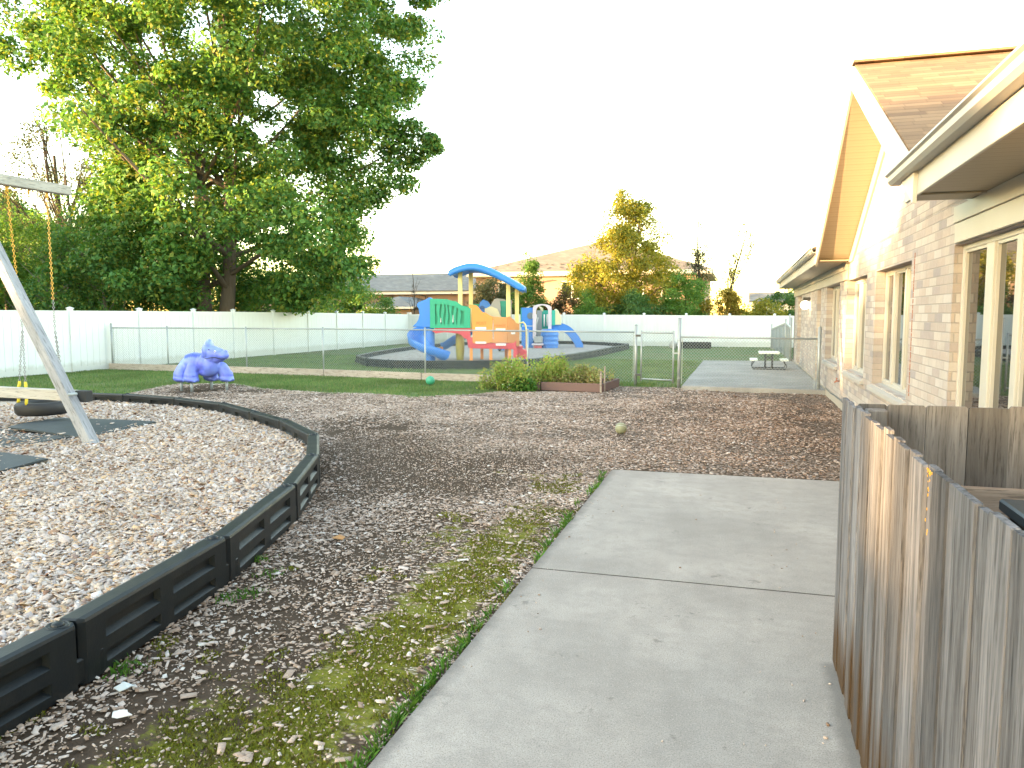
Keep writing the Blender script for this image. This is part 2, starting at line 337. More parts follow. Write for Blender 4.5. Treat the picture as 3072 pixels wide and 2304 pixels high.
# ---------------------------------------------------------------- mesh helpers
def link(name, me, mat, parent=None):
    o = bpy.data.objects.new(name, me); COL.objects.link(o)
    if mat is not None: me.materials.append(MAT[mat] if isinstance(mat, str) else mat)
    if parent is not None: o.parent = parent
    return o
def tag(o, label=None, cat=None, group=None, kind=None):
    if label: o['label'] = label
    if cat: o['category'] = cat
    if group: o['group'] = group
    if kind: o['kind'] = kind
    return o
def thing(name, label, cat, loc=(0, 0, 0), rz=0.0, group=None):
    o = bpy.data.objects.new(name, None); COL.objects.link(o); o.empty_display_size = .2
    o.location = loc; o.rotation_euler = (0, 0, rz); tag(o, label, cat, group)
    return o
def root_of(o):
    while o.parent is not None: o = o.parent
    return o
def inv_of(o):
    r = root_of(o); return (Matrix.Translation(Vector(r.location)) @ Matrix.Rotation(r.rotation_euler.z, 4, 'Z')).inverted()

class MB:
    def __init__(s): s.v = []; s.f = []
    def add(s, vs, fs):
        k = len(s.v); s.v += [tuple(v) for v in vs]; s.f += [tuple(i + k for i in f) for f in fs]; return s
    def box(s, a, b):
        x0, y0, z0 = a; x1, y1, z1 = b
        return s.add([(x0, y0, z0), (x1, y0, z0), (x1, y1, z0), (x0, y1, z0), (x0, y0, z1), (x1, y0, z1), (x1, y1, z1), (x0, y1, z1)],
                     [(3, 2, 1, 0), (4, 5, 6, 7), (0, 1, 5, 4), (1, 2, 6, 5), (2, 3, 7, 6), (3, 0, 4, 7)])
    def bar(s, p, q, w, h=None, up=(0, 0, 1)):
        h = h or w; p, q = Vector(p), Vector(q); d = (q - p).normalized(); u = Vector(up)
        if abs(d.dot(u)) > .98: u = Vector((0, 1, 0))
        r = d.cross(u).normalized() * (w / 2); u2 = r.cross(d).normalized() * (h / 2)
        vs = [c + a * r + b * u2 for c in (p, q) for a, b in ((-1, -1), (1, -1), (1, 1), (-1, 1))]
        return s.add(vs, [(0, 1, 2, 3), (7, 6, 5, 4), (4, 5, 1, 0), (5, 6, 2, 1), (6, 7, 3, 2), (7, 4, 0, 3)])
    def tube(s, pts, r, n=8, cap=True):
        pts = [Vector(p) for p in pts]; k = len(pts); rs = r if isinstance(r, (list, tuple)) else [r] * k
        vs = []; prev = None
        for i, p in enumerate(pts):
            d = (pts[min(i + 1, k - 1)] - pts[max(i - 1, 0)])
            d = d.normalized() if d.length > 1e-9 else Vector((0, 0, 1))
            if prev is None:
                a = Vector((0, 0, 1)) if abs(d.z) < .9 else Vector((1, 0, 0)); u = d.cross(a).normalized()
            else:
                u = (prev - d * prev.dot(d)); u = u.normalized() if u.length > 1e-6 else d.orthogonal().normalized()
            prev = u; v = d.cross(u)
            vs += [p + (u * math.cos(2 * math.pi * j / n) + v * math.sin(2 * math.pi * j / n)) * rs[i] for j in range(n)]
        fs = [(i * n + j, i * n + (j + 1) % n, (i + 1) * n + (j + 1) % n, (i + 1) * n + j) for i in range(k - 1) for j in range(n)]
        if cap: fs += [tuple(range(n))[::-1], tuple((k - 1) * n + j for j in range(n))]
        return s.add(vs, fs)
    def prism(s, poly, o, ux, uy, un, th):
        """polygon (2-D points) in the frame o, ux, uy, extruded th along un"""
        o, ux, uy, un = map(Vector, (o, ux, uy, un)); n = len(poly)
        vs = [o + ux * a + uy * b for a, b in poly] + [o + ux * a + uy * b + un * th for a, b in poly]
        return s.add(vs, [tuple(range(n))[::-1], tuple(range(n, 2 * n))] + [(i, (i + 1) % n, n + (i + 1) % n, n + i) for i in range(n)])
    def strip(s, top, bot, o, ux, uy, un, th):
        """solid between two curves (lists of 2-D points of the same length)"""
        o, ux, uy, un = map(Vector, (o, ux, uy, un)); n = len(top)
        P = lambda a, t: o + ux * a[0] + uy * a[1] + un * t
        vs = [P(a, 0) for a in top] + [P(a, 0) for a in bot] + [P(a, th) for a in top] + [P(a, th) for a in bot]
        fs = []
        for i in range(n - 1):
            fs += [(i, i + 1, n + i + 1, n + i), (2 * n + i + 1, 2 * n + i, 3 * n + i, 3 * n + i + 1), (i + 1, i, 2 * n + i, 2 * n + i + 1), (n + i, n + i + 1, 3 * n + i + 1, 3 * n + i)]
        fs += [(0, n, 3 * n, 2 * n), (n - 1, 3 * n - 1, 4 * n - 1, 2 * n - 1)]
        return s.add(vs, fs)
    def lathe(s, prof, n=24, c=(0, 0, 0)):
        c = Vector(c); k = len(prof)
        vs = [c + Vector((r * math.cos(2 * math.pi * j / n), r * math.sin(2 * math.pi * j / n), z)) for r, z in prof for j in range(n)]
        return s.add(vs, [(i * n + j, i * n + (j + 1) % n, (i + 1) * n + (j + 1) % n, (i + 1) * n + j) for i in range(k - 1) for j in range(n)])
    def sphere(s, c, r, nu=16, nv=10, sc=(1, 1, 1)):
        prof = [(math.sin(math.pi * i / nv) * 1.0, -math.cos(math.pi * i / nv)) for i in range(nv + 1)]
        c = Vector(c)
        vs = [c + Vector((a * math.cos(2 * math.pi * j / nu) * r * sc[0], a * math.sin(2 * math.pi * j / nu) * r * sc[1], b * r * sc[2])) for a, b in prof for j in range(nu)]
        return s.add(vs, [(i * nu + j, i * nu + (j + 1) % nu, (i + 1) * nu + (j + 1) % nu, (i + 1) * nu + j) for i in range(nv) for j in range(nu)])
    def build(s, name, mat, parent=None, smooth=False, bevel=0.0, local=False):
        me = bpy.data.meshes.new(name); vs = s.v
        if parent is not None and not local:
            m = inv_of(parent); vs = [m @ Vector(v) for v in vs]
        me.from_pydata(vs, [], s.f); me.update()
        if bevel:
            b = bmesh.new(); b.from_mesh(me)
            bmesh.ops.bevel(b, geom=b.edges[:], offset=bevel, segments=1, affect='EDGES', clamp_overlap=True); b.to_mesh(me); b.free()
        if smooth: me.polygons.foreach_set('use_smooth', [True] * len(me.polygons))
        return link(name, me, mat, parent)

def np_mesh(name, V, F, mat, parent=None, smooth=False):
    """V (n,3), F (m,k) arrays"""
    me = bpy.data.meshes.new(name); n, m, k = len(V), len(F), F.shape[1]
    if parent is not None:
        M_ = np.array(inv_of(parent)); V = V @ M_[:3, :3].T + M_[:3, 3]
    me.vertices.add(n); me.vertices.foreach_set('co', np.ascontiguousarray(V, dtype=np.float32).ravel())
    me.loops.add(m * k); me.loops.foreach_set('vertex_index', np.ascontiguousarray(F, dtype=np.int32).ravel())
    me.polygons.add(m); me.polygons.foreach_set('loop_start', np.arange(0, m * k, k, dtype=np.int32))
    try: me.polygons.foreach_set('loop_total', np.full(m, k, dtype=np.int32))
    except Exception: pass
    if smooth: me.polygons.foreach_set('use_smooth', np.ones(m, dtype=bool))
    me.update(); me.validate()
    return link(name, me, mat, parent)

def in_poly(x, y, poly):
    c = np.zeros(len(x), bool); n = len(poly)
    for i in range(n):
        x1, y1 = poly[i]; x2, y2 = poly[(i + 1) % n]
        k = ((y1 > y) != (y2 > y)) & (x < (x2 - x1) * (y - y1) / ((y2 - y1) or 1e-9) + x1); c ^= k
    return c
def vnoise(x, y, f, seed=0):
    """smooth value noise on arrays"""
    g = np.random.default_rng(seed).random((64, 64)); X = x * f + 1000; Y = y * f + 1000
    xi, yi = np.floor(X).astype(int), np.floor(Y).astype(int); fx, fy = X - xi, Y - yi
    fx = fx * fx * (3 - 2 * fx); fy = fy * fy * (3 - 2 * fy)
    G = lambda a, b: g[a % 64, b % 64]
    return (G(xi, yi) * (1 - fx) + G(xi + 1, yi) * fx) * (1 - fy) + (G(xi, yi + 1) * (1 - fx) + G(xi + 1, yi + 1) * fx) * fy

# ================================================================= GROUND
BORDER = [(-2.82, 1.3), (-2.9, 2.75), (-3.12, 4.12), (-3.55, 5.6), (-4.1, 6.9), (-4.82, 8.12), (-5.9, 9.15), (-6.85, 9.82), (-7.98, 10.6), (-9.25, 11.05), (-10.6, 11.32), (-12.0, 11.3), (-13.3, 10.9), (-14.3, 10.0), (-14.9, 8.8), (-15.0, 7.4)]
SWING_POLY = BORDER + [(-15.0, 0.5), (-2.8, 0.5)]
GRASS_EDGE = [(-19.5, 10.0), (-15.5, 11.5), (-14.0, 13.2), (-12.9, 13.6), (-13.2, 14.7), (-13.7, 16.2), (-12.1, 16.5), (-10.8, 15.7), (-8.7, 15.3), (-6.6, 15.0), (-5.6, 15.8), (-5.0, 17.3), (-2.8, 18.9), (-2.2, 18.75), (-1.4, 18.7), (-1.3, 19), (1.9, 19), (1.9, 45), (-19.6, 45)]
def zones(x, y):
    g = in_poly(x, y, GRASS_EDGE).astype(float)
    d = np.zeros_like(x)
    for cx, cy, rx, ry, a, k in [(-4.4, 8.6, .9, 2.6, -.55, 1.15), (-3.0, 7.7, .75, 1.2, .2, 1.15), (-5.4, 10.6, .8, 1.6, -.6, .9), (-2.6, 4.0, .45, 1.8, -.1, .75), (-2.3, 2.6, .8, .9, 0, .8), (-12, 15.2, 1.9, 1.4, 0, .8), (-7.5, 12.0, 1.6, 1.2, -.4, .35), (-1.0, 14.6, .9, 2.6, .2, .35), (.9, 13.5, .7, 3.5, 0, .45)]:
        c, s = math.cos(a), math.sin(a); u = (x - cx) * c - (y - cy) * s; v = (x - cx) * s + (y - cy) * c
        d = np.maximum(d, k * np.exp(-((u / rx) ** 2 + (v / ry) ** 2)))
    m = np.exp(-((x + 1.72) / .36) ** 2) * ((y > .6) & (y < 8.2)) * (1 - .65 * np.clip((y - 5.0) / 3.0, 0, 1)) * .8
    m = np.maximum(m, .62 * np.exp(-(((x + 2.15) / .28) ** 2 + ((y - 2.3) / 1.1) ** 2)))
    m = np.maximum(m, .5 * np.exp(-(((x + 2.2) / .35) ** 2 + ((y - 5.6) / .8) ** 2)))
    m = np.maximum(m, .5 * ((x > -14) & (x < -3) & (y > 14.6) & (y < 15.2)) * 0)
    return g, d, m
def yard_ground():
    xs = np.arange(-19.8, 2.05, .14); ys = np.arange(-1.2, 44.4, .14)
    X, Y = np.meshgrid(xs, ys); x, y = X.ravel(), Y.ravel()
    z = -.035 + .03 * (vnoise(x, y, 1.1, 1) - .5) + .012 * (vnoise(x, y, 5, 2) - .5)
    ins = in_poly(x, y, SWING_POLY); z = np.where(ins, -.06, z)
    z = np.where((x > -1.45) & (y < 8.5), np.minimum(z, -.035), z)
    nx, ny = len(xs), len(ys)
    i = (np.arange(ny - 1)[:, None] * nx + np.arange(nx - 1)[None, :]).ravel()
    o = np_mesh('yard_ground', np.stack([x, y, z], 1), np.stack([i, i + 1, i + nx + 1, i + nx], 1), 'yard', smooth=True)
    g, d, m = zones(x, y)
    ca = o.data.color_attributes.new('zone', 'FLOAT_COLOR', 'POINT')
    ca.data.foreach_set('color', np.stack([g, d, m, np.ones_like(g)], 1).astype(np.float32).ravel())
    tag(o, kind='structure')
yard_ground()
o = MB().add([(-400, -300, -.16), (400, -300, -.16), (400, 500, -.16), (-400, 500, -.16)], [(0, 1, 2, 3)]).build('ground', 'far'); tag(o, kind='structure')

# near concrete slab: two pours with a joint
def slab(name, x0, x1, y0, y1, zt, zb, mat, eb=.012):
    m = MB(); m.box((x0, y0, zb), (x1, y1, zt)); o = m.build(name, mat, bevel=eb); tag(o, kind='structure'); return o
def slab_q(name, q, zt, zb, mat):
    m = MB(); m.prism(q, (0, 0, zb), (1, 0, 0), (0, 1, 0), (0, 0, 1), zt - zb); o = m.build(name, mat, bevel=.004); tag(o, kind='structure'); return o
slab_q('concrete_path', [(-1.31, -1.5), (1.87, -1.5), (1.87, 4.907), (-1.31, 4.892)], 0.0, -.15, 'concrete')
slab_q('concrete_path', [(-1.31, 4.896), (1.87, 4.911), (1.87, 8.44), (-1.32, 8.36)], 0.0, -.15, 'concrete')
jx = np.linspace(-1.308, 1.86, 90); jc = [4.894 + .015 * (x + 1.3) / 3.2 for x in jx]
MB().strip([(x, c + .005 + random.uniform(-.001, .002)) for x, c in zip(jx, jc)], [(x, c - .005 + random.uniform(-.002, .001)) for x, c in zip(jx, jc)], (0, 0, -.12), (1, 0, 0), (0, 1, 0), (0, 0, 1), .1215).build('path_joint', 'soil')
bpy.data.objects['path_joint']['kind'] = 'structure'
slab_q('patio', [(-1.27, 18.12), (1.82, 17.95), (1.82, 29.2), (-1.25, 28.7)], .07, -.1, 'concrete2')

# ================================================================= SCHOOL BUILDING
WX = 1.87
bl = thing('brick_building', 'long low pale brick building with cream trim, brown shingled gable and tall windows', 'building', (WX, 0, 0))
OPEN = [(2.6, 8.0, .10, 2.34), (9.84, 12.25, .71, 2.33), (13.1, 15.37, .71, 2.33), (16.5, 18.85, .71, 2.33), (20.15, 21.1, .07, 2.33), (26.4, 27.95, .07, 2.33)]
def wall():
    m = MB(); x0, x1 = WX, WX + .32; y = -3.0; zt = 2.74
    for a, b, zs, zh in OPEN:
        m.box((x0, y, .10), (x1, a, zt)); 
        if zs > .11: m.box((x0, a, .10), (x1, b, zs))
        m.box((x0, a, zh), (x1, b, zt)); y = b
    m.box((x0, y, .10), (x1, 29.6, zt))
    m.box((x0, 29.6 - .3, .10), (x0 + 8, 29.6, zt))          # end wall turning away
    # gable wall
    m.prism([(7.1, 2.735), (14.9, 2.735), (11.0, 4.62)], (x0, 0, 0), (0, 1, 0), (0, 0, 1), (1, 0, 0), .3)
    return m.build('wall', 'brick', bl)
wall()
m = MB(); m.box((WX - .05, -3, -.1), (WX + .3, 18.0, .105)); m.box((WX - .01, 18.0, -.1), (WX + .3, 29.65, .098)); m.build('foundation', 'foundation', bl, bevel=.008)
m = MB(); m.tube([(WX - .045, y, .112 + .012 * math.sin(y * 2.1)) for y in np.arange(3.9, 18.2, .3)], .011, 6); m.build('cable', 'dark_steel', bl, smooth=True)
# frieze boards on the wall, soffit, fascia, gutter
for a, b in ((-3, 7.88), (15.25, 29.66)):
    MB().box((WX - .035, a, 2.345), (WX - .003, b, 2.52)).build('frieze', 'trim', bl, bevel=.004); MB().box((WX - .05, a, 2.523), (WX - .003, b, 2.668)).build('frieze', 'trim', bl, bevel=.004)
for a, b in ((-3, 7.36), (15.0, 29.9)): MB().box((1.352, a, 2.67), (WX + .02, b, 2.69)).build('soffit', 'soffit', bl)
for a, b in ((-3, 7.38), (15.22, 29.92)): MB().box((1.325, a, 2.655), (1.35, b, 2.86)).build('fascia', 'trim', bl, bevel=.004)
MB().box((1.352, 29.9, 2.655), (WX + .3, 29.92, 2.9)).build('fascia', 'trim', bl)
def gutter(a, b):
    prof = [(0, 0), (-.075, 0), (-.10, .03), (-.105, .07), (-.125, .085), (-.125, .10), (-.112, .10), (-.10, .075), (-.088, .035), (-.07, .012), (0, .012)]
    m = MB(); m.prism(prof, (1.323, a, 2.84), (1, 0, 0), (0, 0, 1), (0, 1, 0), b - a); return m.build('gutter', 'gutter', bl)
gutter(-3, 7.62); gutter(15.22, 29.98)
# main roof planes (hardly seen: they rise away from the eave)
def slabroof(name, quad, th, mat, parent=bl):
    q = [Vector(p) for p in quad]; n = (q[1] - q[0]).cross(q[3] - q[0]).normalized() * th
    m = MB(); k = len(q)
    m.add([*q, *[p - n for p in q]], [tuple(range(k)), tuple(range(2 * k - 1, k - 1, -1))] + [(i, k + i, k + (i + 1) % k, (i + 1) % k) for i in range(k)])
    return m.build(name, mat, parent)
slabroof('roof', [(1.26, -3, 2.90), (9, -3, 5.0), (9, 7.2, 5.0), (1.26, 7.2, 2.90)][::-1], .05, 'roof_gable')
slabroof('roof', [(1.26, 15.3, 2.90), (9, 15.3, 5.0), (9, 29.9, 5.0), (1.26, 29.9, 2.90)][::-1], .05, 'roof_gable')
# gable roof planes, ridge runs away from the yard
AP = (11.0, 4.90)
slabroof('gable_roof', [(1.33, 6.75, 2.83), (9, 6.75, 2.83), (9, 11.0, 4.90), (1.33, 11.0, 4.90)], .06, 'roof_gable')
slabroof('gable_roof', [(9, 15.25, 2.83), (1.33, 15.25, 2.83), (1.33, 11.0, 4.90), (9, 11.0, 4.90)], .06, 'roof_gable')
m = MB(); m.bar((1.30, 11.0, 4.915), (9, 11.0, 4.915), .2, .03); m.build('ridge_cap', 'roof_gable', bl)
# rake fascia boards, rake soffit, rake frieze on the brick
def rake(x0, x1, y0, z0, h):   # a board following the gable, top edge from (y0,z0) to the apex
    a0 = Vector((y0, z0)); ap = Vector(AP); n = (0, -h)
    return [(a0.x, a0.y), (ap.x, ap.y), (ap.x, ap.y - h), (a0.x, a0.y - h)]
for y0 in (6.9, 15.22):
    p = rake(0, 0, y0, 2.9 if y0 > 10 else 2.9, .29)
    MB().prism([(p[0][0], p[0][1]), (p[1][0], p[1][1] - .0), p[2], p[3]], (1.295, 0, -.02), (0, 1, 0), (0, 0, 1), (1, 0, 0), .03).build('rake_board', 'trim_white', bl)
for y0, s in ((6.9, 1), (15.22, -1)):
    z0 = 2.665
    quad = [(1.327, y0, z0), (WX + .01, y0, z0), (WX + .01, 11.0, 4.60), (1.327, 11.0, 4.60)]
    if s < 0: quad = quad[::-1]
    slabroof('rake_soffit', quad, .012, 'soffit')
    MB().prism([(y0 + s * .05, z0 - .02), (11.0, 4.585), (11.0, 4.36), (y0 + s * .55, z0 - .02)] if s > 0 else [(y0 - .05, z0 - .02), (y0 - .55, z0 - .02), (11.0, 4.36), (11.0, 4.585)], (WX - .03, 0, 0), (0, 1, 0), (0, 0, 1), (1, 0, 0), .027).build('rake_frieze', 'trim', bl)
# windows
def window(a, b, zs, zh, divs, depth=.13, transom=None):
    xg = WX + depth; fw = .05
    f = MB()
    f.box((xg, a, zs), (xg + .06, a + fw, zh)); f.box((xg, b - fw, zs), (xg + .06, b, zh))
    f.box((xg, a + fw, zh - fw), (xg + .06, b - fw, zh)); f.box((xg, a + fw, zs), (xg + .06, b - fw, zs + fw))
    for y, w_ in divs: f.box((xg - .012, y - w_ / 2, zs + fw), (xg + .06, y + w_ / 2, zh - fw))
    fr = f.build('window', 'frame', bl, bevel=.006)
    edges = [a + fw] + [v for y, w_ in divs for v in (y - w_ / 2, y + w_ / 2)] + [b - fw]
    for i in range(0, len(edges), 2):
        p, q = edges[i], edges[i + 1]
        s = MB()      # sash inside each light
        s.box((xg + .012, p, zs + fw), (xg + .045, p + .022, zh - fw)); s.box((xg + .012, q - .022, zs + fw), (xg + .045, q, zh - fw))
        s.box((xg + .012, p + .022, zh - fw - .025), (xg + .045, q - .022, zh - fw)); s.box((xg + .012, p + .022, zs + fw), (xg + .045, q - .022, zs + fw + .028))
        s.build('sash', 'frame', fr)
        MB().add([(xg + .035, p + .02, zs + fw + .024), (xg + .035, q - .02, zs + fw + .024), (xg + .035, q - .02, zh - fw - .022), (xg + .035, p + .02, zh - fw - .028)], [(3, 2, 1, 0)]).build('pane', 'glass', fr)
    if zs > .3:
        s = MB(); s.prism([(.06, 0), (-.06, -.035), (-.06, -.095), (.06, -.095)], (WX + .06 * 0, a - .05, zs), (1, 0, 0), (0, 0, 1), (0, 1, 0), b - a + .1)
        s.prism([(.19, .02), (.06, -.002), (.06, -.05), (.19, -.05)], (WX, a + .003, zs), (1, 0, 0), (0, 0, 1), (0, 1, 0), b - a - .006)
        s.build('sill', 'sill', fr, bevel=.004)
window(9.84, 12.25, .71, 2.33, [(10.78, .10), (11.55, .12)])
window(13.1, 15.37, .71, 2.33, [(13.95, .10), (14.67, .12)])
window(16.5, 18.85, .71, 2.33, [(17.3, .07), (18.05, .07)])
window(2.6, 8.0, .10, 2.34, [(3.9, .12), (4.9, .12), (5.7, .12), (6.45, .12), (7.14, .19)], .07)
for a, b in ((20.15, 21.1), (26.4, 27.95)):
    d = MB(); d.box((WX + .14, a + .05, .09), (WX + .18, b - .05, 2.28)); dd = d.build('door', 'door', bl)
    f = MB(); f.box((WX + .12, a, .085), (WX + .2, a + .05, 2.33)); f.box((WX + .12, b - .05, .085), (WX + .2, b, 2.33)); f.box((WX + .12, a + .05, 2.28), (WX + .2, b - .05, 2.33)); f.build('door_frame', 'frame', dd)
    MB().sphere((WX + .10, a + .14, 1.0), .03, 10, 6).build('handle', 'galv', dd, smooth=True)
# dark room behind the glass
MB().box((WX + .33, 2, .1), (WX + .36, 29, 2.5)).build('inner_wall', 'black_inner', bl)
# stained control joint beside the window
m = MB(); z = .78
while z < 2.40:
    h = random.uniform(.03, .09); m.box((WX - .004, 9.665 + random.uniform(-.004, .004), z), (WX + .01, 9.69 + random.uniform(-.004, .006), min(z + h, 2.4))); z += h + random.uniform(.0, .015)
m.build('wall_joint', 'rust', bl)
# wall tap
m = MB(); m.tube([(WX, 16.03, .43), (WX - .05, 16.03, .43), (WX - .09, 16.03, .40)], .014, 8); m.tube([(WX - .05, 16.03, .43), (WX - .05, 16.03, .48)], .008, 6); m.tube([(WX - .05, 15.99, .48), (WX - .05, 16.07, .48)], .012, 6)
m.build('tap', 'rust', bl, smooth=True)
# wall lamp, lit
def lamp():
    t = NT('lit_lamp_glass'); t.b.inputs['Emission Color'].default_value = (1.0, .80, .50, 1); t.b.inputs['Emission Strength'].default_value = 1.6
    return t.done((.8, .75, .65), .4)
MAT['lampglass'] = lamp()
lt = thing('wall_lamp', 'round white lamp lit on the brick wall above the patio', 'lamp', (WX - .12, 23.2, 2.02))
MB().box((WX - .19, 23.08, 2.10), (WX - .002, 23.32, 2.2)).build('bracket', 'dark_steel', lt, bevel=.01)
MB().sphere((WX - .13, 23.2, 1.985), .125, 18, 12, (1, 1, .95)).build('globe', 'lampglass', lt, smooth=True)

# ================================================================= WHITE VINYL FENCES
def vinyl_fence(name, label, pts, tops):
    base = pts[0]; t = thing(name, label, 'fence', (base[0], base[1], 0))
    for i, (x, y) in enumerate(pts):
        h = tops[i] + .06
        po = MB().box((x - .065, y - .065, -.05), (x + .065, y + .065, h)).build('post', 'vinyl', t, bevel=.006)
        c = MB(); c.box((x - .08, y - .08, h + .001), (x + .08, y + .08, h + .022)); c.add([(x - .075, y - .075, h + .022), (x + .075, y - .075, h + .022), (x + .075, y + .075, h + .022), (x - .075, y + .075, h + .022), (x, y, h + .06)], [(0, 1, 4), (1, 2, 4), (2, 3, 4), (3, 0, 4)])
        c.build('post_cap', 'vinyl', po)
    for i in range(len(pts) - 1):
        a, b = Vector((*pts[i], 0)), Vector((*pts[i + 1], 0)); d = (b - a).normalized(); L = (b - a).length; n = Vector((d.y, -d.x, 0))
        if n.dot(Vector((0, 0, 0)) - a) < 0: n = -n
        m = MB(); p0 = a + d * .06; q0 = b - d * .06; ha, hb = tops[i], tops[i + 1]
        # tongue-and-groove boards between top and bottom rails
        k = 11; w_ = (L - .12) / k
        for j in range(k):
            s0 = .06 + j * w_ + .004; s1 = .06 + (j + 1) * w_ - .004; za = ha + (hb - ha) * (j + .5) / k
            c0, c1 = a + d * s0, a + d * s1
            m.add([c0 - n * .012 + Vector((0, 0, .14)), c1 - n * .012 + Vector((0, 0, .14)), c1 - n * .012 + Vector((0, 0, za - .15)), c0 - n * .012 + Vector((0, 0, za - .15)),
                   c0 + n * .012 + Vector((0, 0, .14)), c1 + n * .012 + Vector((0, 0, .14)), c1 + n * .012 + Vector((0, 0, za - .15)), c0 + n * .012 + Vector((0, 0, za - .15))],
                  [(0, 1, 2, 3), (7, 6, 5, 4), (0, 4, 5, 1), (3, 2, 6, 7), (1, 5, 6, 2), (0, 3, 7, 4)])
        m.add([p0 - n * .006 + Vector((0, 0, .13)), q0 - n * .006 + Vector((0, 0, .13)), q0 - n * .006 + Vector((0, 0, hb - .14)), p0 - n * .006 + Vector((0, 0, ha - .14))], [(0, 1, 2, 3)])
        m.build('panel', 'vinyl', t)
        MB().bar(p0 + Vector((0, 0, ha - .075)), q0 + Vector((0, 0, hb - .075)), .045, .15).build('rail', 'vinyl', t); MB().bar(p0 + Vector((0, 0, .065)), q0 + Vector((0, 0, .065)), .045, .15).build('rail', 'vinyl', t)
    return t
ly = [10.3, 13.05, 15.8, 18.55, 21.29, 24.02, 26.42, 29.17, 31.96, 34.66, 37.44, 40.27, 43.5]
lx = [-19.55, -19.5, -19.45, -19.4, -19.35, -19.4, -19.45, -19.45, -19.45, -19.45, -19.45, -19.5, -19.5]
lt_ = [1.84, 1.84, 1.84, 1.84, 1.84, 1.84, 1.84, 1.83, 1.82, 1.81, 1.80, 1.78, 1.76]
vinyl_fence('vinyl_fence', 'white vinyl privacy fence along the left side, behind the tyre swing and the purple animal', list(zip(lx, ly)), lt_)
bx = [-19.37, -17.0, -14.65, -12.2, -9.75, -7.42, -5.17, -2.86, -.56, 1.75, 4.1]
vinyl_fence('vinyl_fence', 'white vinyl privacy fence across the back of the lawn behind the climbing sets', [(x, 43.5) for x in bx], [1.76, 1.75, 1.75, 1.75, 1.74, 1.73, 1.72, 1.70, 1.69, 1.68, 1.67])

# ================================================================= CHAIN LINK FENCE
def diamonds(m, a, b, z0, z1a, z1b, s=.072, r=.0025):
    a, b = Vector(a), Vector(b); L = (b - a).length; d = (b - a) / L; H = max(z1a, z1b) - z0
    n = Vector((-d.y, d.x, 0))
    def wire(p, q, off):
        P = a + d * p[0] + n * off; Q = a + d * q[0] + n * off
        P = Vector((P.x, P.y, p[1])); Q = Vector((Q.x, Q.y, q[1]))
        t = (Q - P).normalized(); u = t.cross(n).normalized() * r; v = n * r
        k = len(m.v); m.v += [tuple(P + u), tuple(P + v), tuple(P - u), tuple(P - v), tuple(Q + u), tuple(Q + v), tuple(Q - u), tuple(Q - v)]
        m.f += [(k + i, k + (i + 1) % 4, k + 4 + (i + 1) % 4, k + 4 + i) for i in range(4)]
    c = -H
    while c < L:
        for sg in (1, -1):
            # line: x = c + (z - z0) for sg=1 ; mirrored for -1
            x0, x1 = c, c + H; zz0, zz1 = z0, z0 + H
            if x0 < 0: zz0 += -x0; x0 = 0
            if x1 > L: zz1 -= x1 - L; x1 = L
            if x1 - x0 > .01:
                if sg == 1: wire((x0, zz0), (x1, zz1), r)
                else: wire((L - x0, zz0), (L - x1, zz1), -r)
        c += s * 1.0
cl = thing('chain_link_fence', 'low grey chain link fence across the yard in front of the climbing sets', 'fence', (-19.3, 19.95, 0))
CP = [(-19.25, 19.95, 1.42, .032), (-17.15, 20.0, 1.34, .024), (-14.06, 19.67, 1.34, .024), (-11.36, 19.45, 1.34, .024), (-8.02, 18.95, 1.35, .024), (-5.14, 18.75, 1.33, .024), (-2.44, 18.95, 1.45, .036), (-1.37, 18.6, 1.62, .038), (1.68, 18.1, 1.42, .036)]
for i, (x, y, h, r) in enumerate(CP):
    m = MB(); m.tube([(x, y, -.08), (x, y, h)], r, 12); m.tube([(x, y, h), (x, y, h + .015), (x, y, h + .03)], [r * 1.12, r * 1.05, r * .4], 12)
    m.build('post', 'galv', cl, smooth=True)
def run(i, j, za, zb):
    x0, y0 = CP[i][:2]; x1, y1 = CP[j][:2]; d = Vector((x1 - x0, y1 - y0, 0)).normalized() * .04
    A, B = Vector((x0, y0, 0)) + d, Vector((x1, y1, 0)) - d
    MB().tube([(A.x, A.y, za), (B.x, B.y, zb)], .019, 8).build('rail', 'galv', cl, smooth=True)
    m = MB(); diamonds(m, A, B, .07, za + .025, zb + .025)
    m.build('mesh_panel', 'wire', cl)
ZT = [1.30, 1.305, 1.31, 1.315, 1.315, 1.30, 1.29]
for i in range(6): run(i, i + 1, ZT[i], ZT[i + 1])
run(7, 8, 1.19, 1.18)
m = MB()
for x, y, zt in ((-2.50, 18.955, 1.29), (-1.30, 18.59, 1.19), (1.60, 18.11, 1.18), (-19.17, 19.95, 1.3)): m.box((x - .006, y - .004, .08), (x + .006, y + .004, zt))
for (x, y, h, r), zs in ((CP[6], (.25, .75, 1.2)), (CP[7], (.2, .7, 1.1)), (CP[8], (.2, .7, 1.1)), (CP[0], (.3, .75, 1.2))):
    for z in zs: m.tube([(x, y, z), (x, y, z + .02)], r + .006, 10)
m.build('tension_bar', 'galv', cl)
gt = thing('chain_link_gate', 'narrow chain link gate closed between two tall posts beside the patio', 'gate', (-1.95, 18.8, 0))
ga, gb = Vector((-2.30, 18.90, 0)), Vector((-1.51, 18.66, 0))
m = MB()
m.tube([ga + Vector((0, 0, .10)), ga + Vector((0, 0, 1.33))], .021, 10); m.tube([gb + Vector((0, 0, .08)), gb + Vector((0, 0, 1.33))], .021, 10)
m.tube([ga + Vector((0, 0, 1.28)), gb + Vector((0, 0, 1.28))], .019, 8); m.tube([ga + Vector((0, 0, .15)), gb + Vector((0, 0, .15))], .019, 8)
m.build('gate_frame', 'galv', gt, smooth=True)
